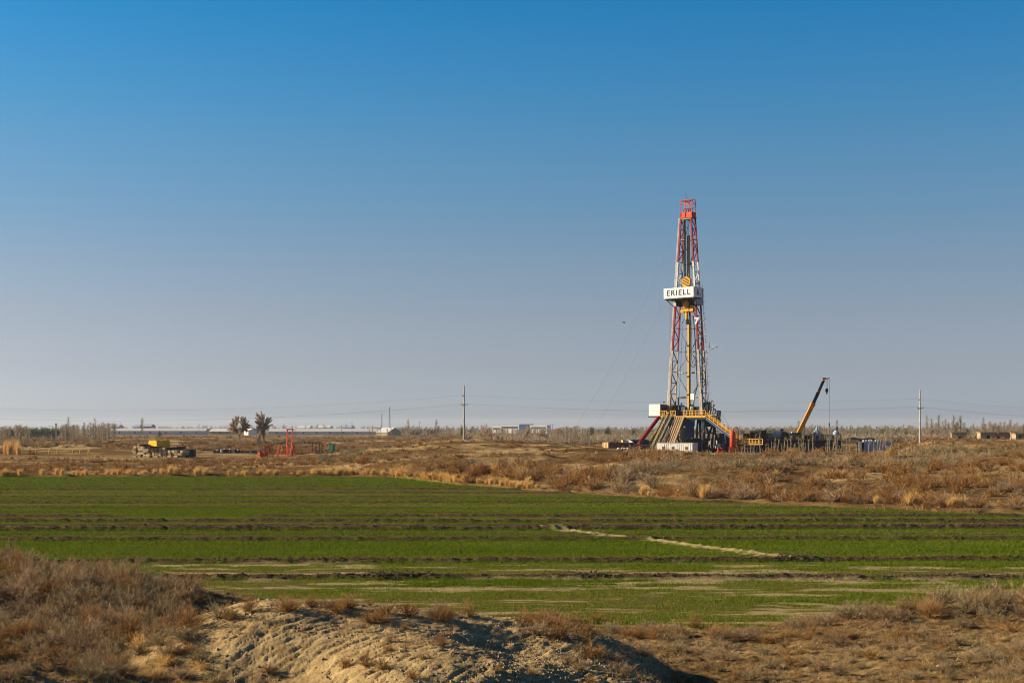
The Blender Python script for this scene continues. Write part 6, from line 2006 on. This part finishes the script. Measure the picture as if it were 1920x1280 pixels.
for px, t, lab in ((1738, 774, 'tallest slim poplar directly right of the right utility pole'), (1747, 781, 'second tall poplar right of the right utility pole'), (1760, 774, 'slim spire poplar left of the small square adobe house'), (1773, 783, 'forked poplar with white trunk beside the small adobe house'), (1788, 774, 'tall spire poplar rising behind the small square adobe house'),
                   (1801, 775, 'tall poplar behind the right wall of the small adobe house'), (1844, 780, 'tallest poplar behind the long adobe house'), (1895, 784, 'tall poplar behind the right end of the long adobe house'), (1497, 786, 'yellowish poplar just left of the crane boom'), (1569, 785, 'tall poplar behind the blue silo'),
                   (128, 779, 'tall thin spire in the far left grove'), (178, 781, 'pale poplar standing above the left end of the left barn'), (266, 780, 'single spire poplar above the middle of the left barn'), (818, 783, 'lone tall poplar left of the left utility pole'), (765, 783, 'lone slim poplar right of the gabled hut')):
    poplar(px, t, 520 if px > 1400 else 800, lab, None, 1.25)
def evergreen(px, base, top, wpx, Y, lab, grp=None):
    k = FPX / Y
    z = CAMZ + (HZ - base) / k
    x, y, zz = at_y(px, Y)
    o = tag(empty('evergreen_tree', (x, y, min(z, zz)), g.uniform(0, 6)), lab, 'tree', grp)
    h = CAMZ + (HZ - top) / k - min(z, zz)
    c = link('crown', leaf_me[g.randrange(3)], o)
    c.scale = (wpx / k * 1.05, wpx / k * 1.05, h * .95)
    t = link('trunk', leaf_tr, o)
    t.scale = (h * .5, h * .5, h)
for i, (px, t, w) in enumerate(((38, 794, 18), (66, 793, 24), (84, 792, 26), (103, 793, 24), (128, 799, 22), (20, 797, 16))):
    evergreen(px, 810, t, w, 800, 'rounded dark evergreen in the clump left of the poplar grove', 'evergreen clump at the far left')
for px, t, w, lab in ((299, 803, 7, 'small dark bush before the left barn wall'), (867, 788, 10, 'round dark tree right behind the left utility pole'), (1621, 794, 16, 'round dark evergreen behind the left half of the blue container'), (1685, 795, 16, 'round dark evergreen above the right end of the blue container'), (1812, 795, 18, 'dark evergreen behind the small square adobe house'), (1705, 797, 12, 'dark evergreen left of the right utility pole'),
                      (1660, 797, 14, 'dark evergreen above the middle of the blue container'), (1110, 791, 12, 'dark bushy tree above the young plantation'), (1140, 793, 14, 'dark bushy tree between the plantation and the rig'), (1190, 794, 14, 'dark bushy tree above the arched shelter')):
    evergreen(px, 812, t, w, 850, lab)
# brown bare bushes left of the rig, at the pole and behind the container
BUSHT = [(917, 816, 797, 34, 520), (902, 822, 808, 30, 480), (985, 818, 800, 26, 540), (1017, 818, 802, 24, 540), (1640, 829, 815, 60, 480), (1690, 828, 812, 50, 480), (1665, 829, 814, 50, 480), (484, 822, 806, 16, 500), (1075, 822, 806, 18, 520), (935, 822, 811, 30, 460)]
bare_me = [np_mesh('crown', *t_[:2], m_, t_[2]) for t_, m_ in ((shrub_t(31, 60, 22, .022), TREEB), (shrub_t(32, 60, 22, .022), POPL))]
for i, (px, b, t, w, Y) in enumerate(BUSHT):
    k = FPX / Y
    x, y, z = at_y(px, Y)
    o = tag(empty('bare_bush', (x, y, z), i * 1.3), ['purplish brown bare bush below the left end of the white block', 'low brown bush just right of the left utility pole', 'brown bare bush below the middle of the white block', 'brown bare bush below the right end of the white block', 'wide greenish brown bush behind the blue container', 'greenish brown bush right of the blue container',
             'greenish brown bush above the right end of the container', 'thin bare bush between the two bare trees', 'brown bare bush inside the young plantation', 'low tangled bush right of the white rubble'][i], 'bush')
    c = link('crown', bare_me[0 if i not in (4, 5, 6) else 1], o)
    h = CAMZ + (HZ - t) / k - z
    c.scale = (w / k, w / k, h)
# far woodland belts that read as one mass
inst = []
temps = [POPW[0], POPW[1], POPW[2]]
for _ in range(3600):
    y = g.uniform(900, 2600)
    px = g.uniform(-260, 2180)
    if 195 < px < 750 and y < 1480: continue
    x = (px - 960) / FPX * y
    if float(vn(np.array([x / 60]), np.array([y / 60]), 501)[0]) < .42: continue
    h = 6 + g.uniform(-.5, 6.5) * y / FPX * (.4 + .9 * float(vn(np.array([x / 90]), np.array([y / 200]), 502)[0]))
    if 900 < px < 1050 and y < 1950: h = min(h, 6 + 2.5 * y / FPX)
    inst.append((x, y, -.2, g.uniform(0, 6.28), h * g.uniform(1.5, 3.6), h, g.randrange(3)))
tag(link('far_woodland', merge(temps, inst, 'far_woodland', POPL, rg2)), kind='stuff')
inst = []
for _ in range(900):
    y = g.uniform(1100, 3000)
    px = g.uniform(-260, 2180)
    if 195 < px < 750 and y < 1480: continue
    x = (px - 960) / FPX * y
    if float(vn(np.array([x / 80]), np.array([y / 100]), 503)[0]) < .5: continue
    h = 6 + g.uniform(-1, 5) * y / FPX
    if 900 < px < 1050 and y < 1950: continue
    inst.append((x, y, -.2, g.uniform(0, 6.28), h * g.uniform(1.0, 2.2), h, g.randrange(3)))
EVF = veg('far_evergreen_leaves', [(0.03, .05, .03), (0.06, .085, .045), (0.09, .12, .06), (.12, .15, .08)], .1)
tag(link('far_woodland', merge([leafy_t(51, 160, .09), leafy_t(52, 160, .09), leafy_t(53, 160, .09)], inst, 'far_evergreens', EVF, rg2)), kind='stuff')
# undergrowth below the poplar belts
inst = []
for _ in range(2200):
    a = g.random()
    if a < .6:
        px, y = g.uniform(1340, 1960), g.uniform(470, 760)
    else:
        px, y = g.uniform(880, 1340), g.uniform(430, 760)
    x = (px - 960) / FPX * y
    h = g.uniform(1.4, 3.8)
    inst.append((x, y, gz(x, y), g.uniform(0, 6.28), h * g.uniform(.9, 2.0), h, g.randrange(3)))
tag(link('undergrowth', merge(FAR, inst, 'undergrowth', POPL, rg2)), kind='stuff')

# saplings with pale trunks in front of the tanks and the container
SAP = []
for s in range(4):
    gg = np.random.default_rng(60 + s)
    n = 46
    t = gg.uniform(.25, .98, n)
    base = np.stack([.03 * np.sin(t * 5 + s), np.zeros(n), t], 1)
    az = gg.uniform(0, 6.28, n)
    ln = gg.uniform(.08, .2, n)
    p2 = base + np.stack([.35 * ln * np.cos(az), .35 * ln * np.sin(az), ln], 1)
    V, F = ribbons(base, (base + p2) / 2 + np.array([0, 0, -.01]), p2, .008, gg)
    SAP.append(np_mesh('twigs', V, F, OLIVE, np.repeat(gg.uniform(.3, 1, n), 5)))
SPT = []
for s in range(4):
    mb = MB().tube([(.03 * math.sin(t * 5 + s), 0, t) for t in np.linspace(-.03, 1, 7)], .022, 6, r1=.007)
    me = bpy.data.meshes.new('trunk')
    me.from_pydata(mb.v, [], mb.f)
    me.materials.append(BARK)
    SPT.append(me)
SPX = [1397, 1408, 1415, 1425, 1436, 1441, 1447, 1453, 1459, 1466, 1471, 1477, 1483, 1490, 1498, 1503, 1506, 1510, 1517, 1524, 1549, 1552, 1556, 1563, 1567, 1570, 1574, 1578, 1587, 1594, 1606, 1612, 1630, 1638, 1646, 1650, 1656, 1662, 1671, 1685, 1702, 1709, 1728, 1733, 1747, 1757]
for px in SPX:
    Y = g.uniform(225, 262) if px < 1690 else g.uniform(150, 200)
    x, y, z = at_y(px, Y)
    k = FPX / Y
    h = g.uniform(24, 42) / k if px < 1690 else g.uniform(16, 30) / k
    if px in (1567, 1552, 1506): h *= 1.25
    o = empty('sapling', (x, y, z), g.uniform(0, 6.28))
    zone = 'in front of the navy mud tanks' if px < 1560 else ('in front of the blue container and yellow pipe' if px < 1690 else 'near the low dark trough')
    tag(o, 'thin pale bare sapling ' + zone, 'sapling', 'saplings ' + zone)
    i = g.randrange(4)
    a = link('twigs', SAP[i], o)
    b = link('trunk', SPT[i], o)
    wv = g.uniform(1.3, 2.2)
    a.scale = (h * wv, h * wv, h)
    b.scale = (h, h, h)
yb_ = tag(empty('yellow_bush', at_y(1673, 190), 0), 'rounded golden yellow bush standing alone below the blue container', 'bush')
x, y, z = yb_.location
c = link('foliage', np_mesh('foliage', *leafy_t(77, 900, .035)[:2], veg('yellow_leaves', [(.28, .17, .04), (.46, .31, .08), (.6, .42, .14)], .3), leafy_t(77, 900, .035)[2]), yb_)
c.scale = (1.9, 1.9, 2.1)
# ------------------------------------------------------------------ dusty air
hz = MB().box((0, 4900, 38), (26000, 10400, 92)).v
mb = MB().box((0, 4900, 30.0), (26000, 10400, 66.0))
hm = bpy.data.materials.new('dusty_air')
hm.use_nodes = True
t = hm.node_tree
for n in list(t.nodes):
    if n.type != 'OUTPUT_MATERIAL': t.nodes.remove(n)
pv_ = t.nodes.new('ShaderNodeVolumePrincipled')
pv_.inputs['Color'].default_value = (0.78, 0.88, 1.0, 1)
pv_.inputs['Density'].default_value = 0.00006
pv_.inputs['Anisotropy'].default_value = 0.2
t.links.new(pv_.outputs[0], t.nodes['Material Output'].inputs['Volume'])
hz = mb.build('haze', hm)
tag(hz, kind='stuff')
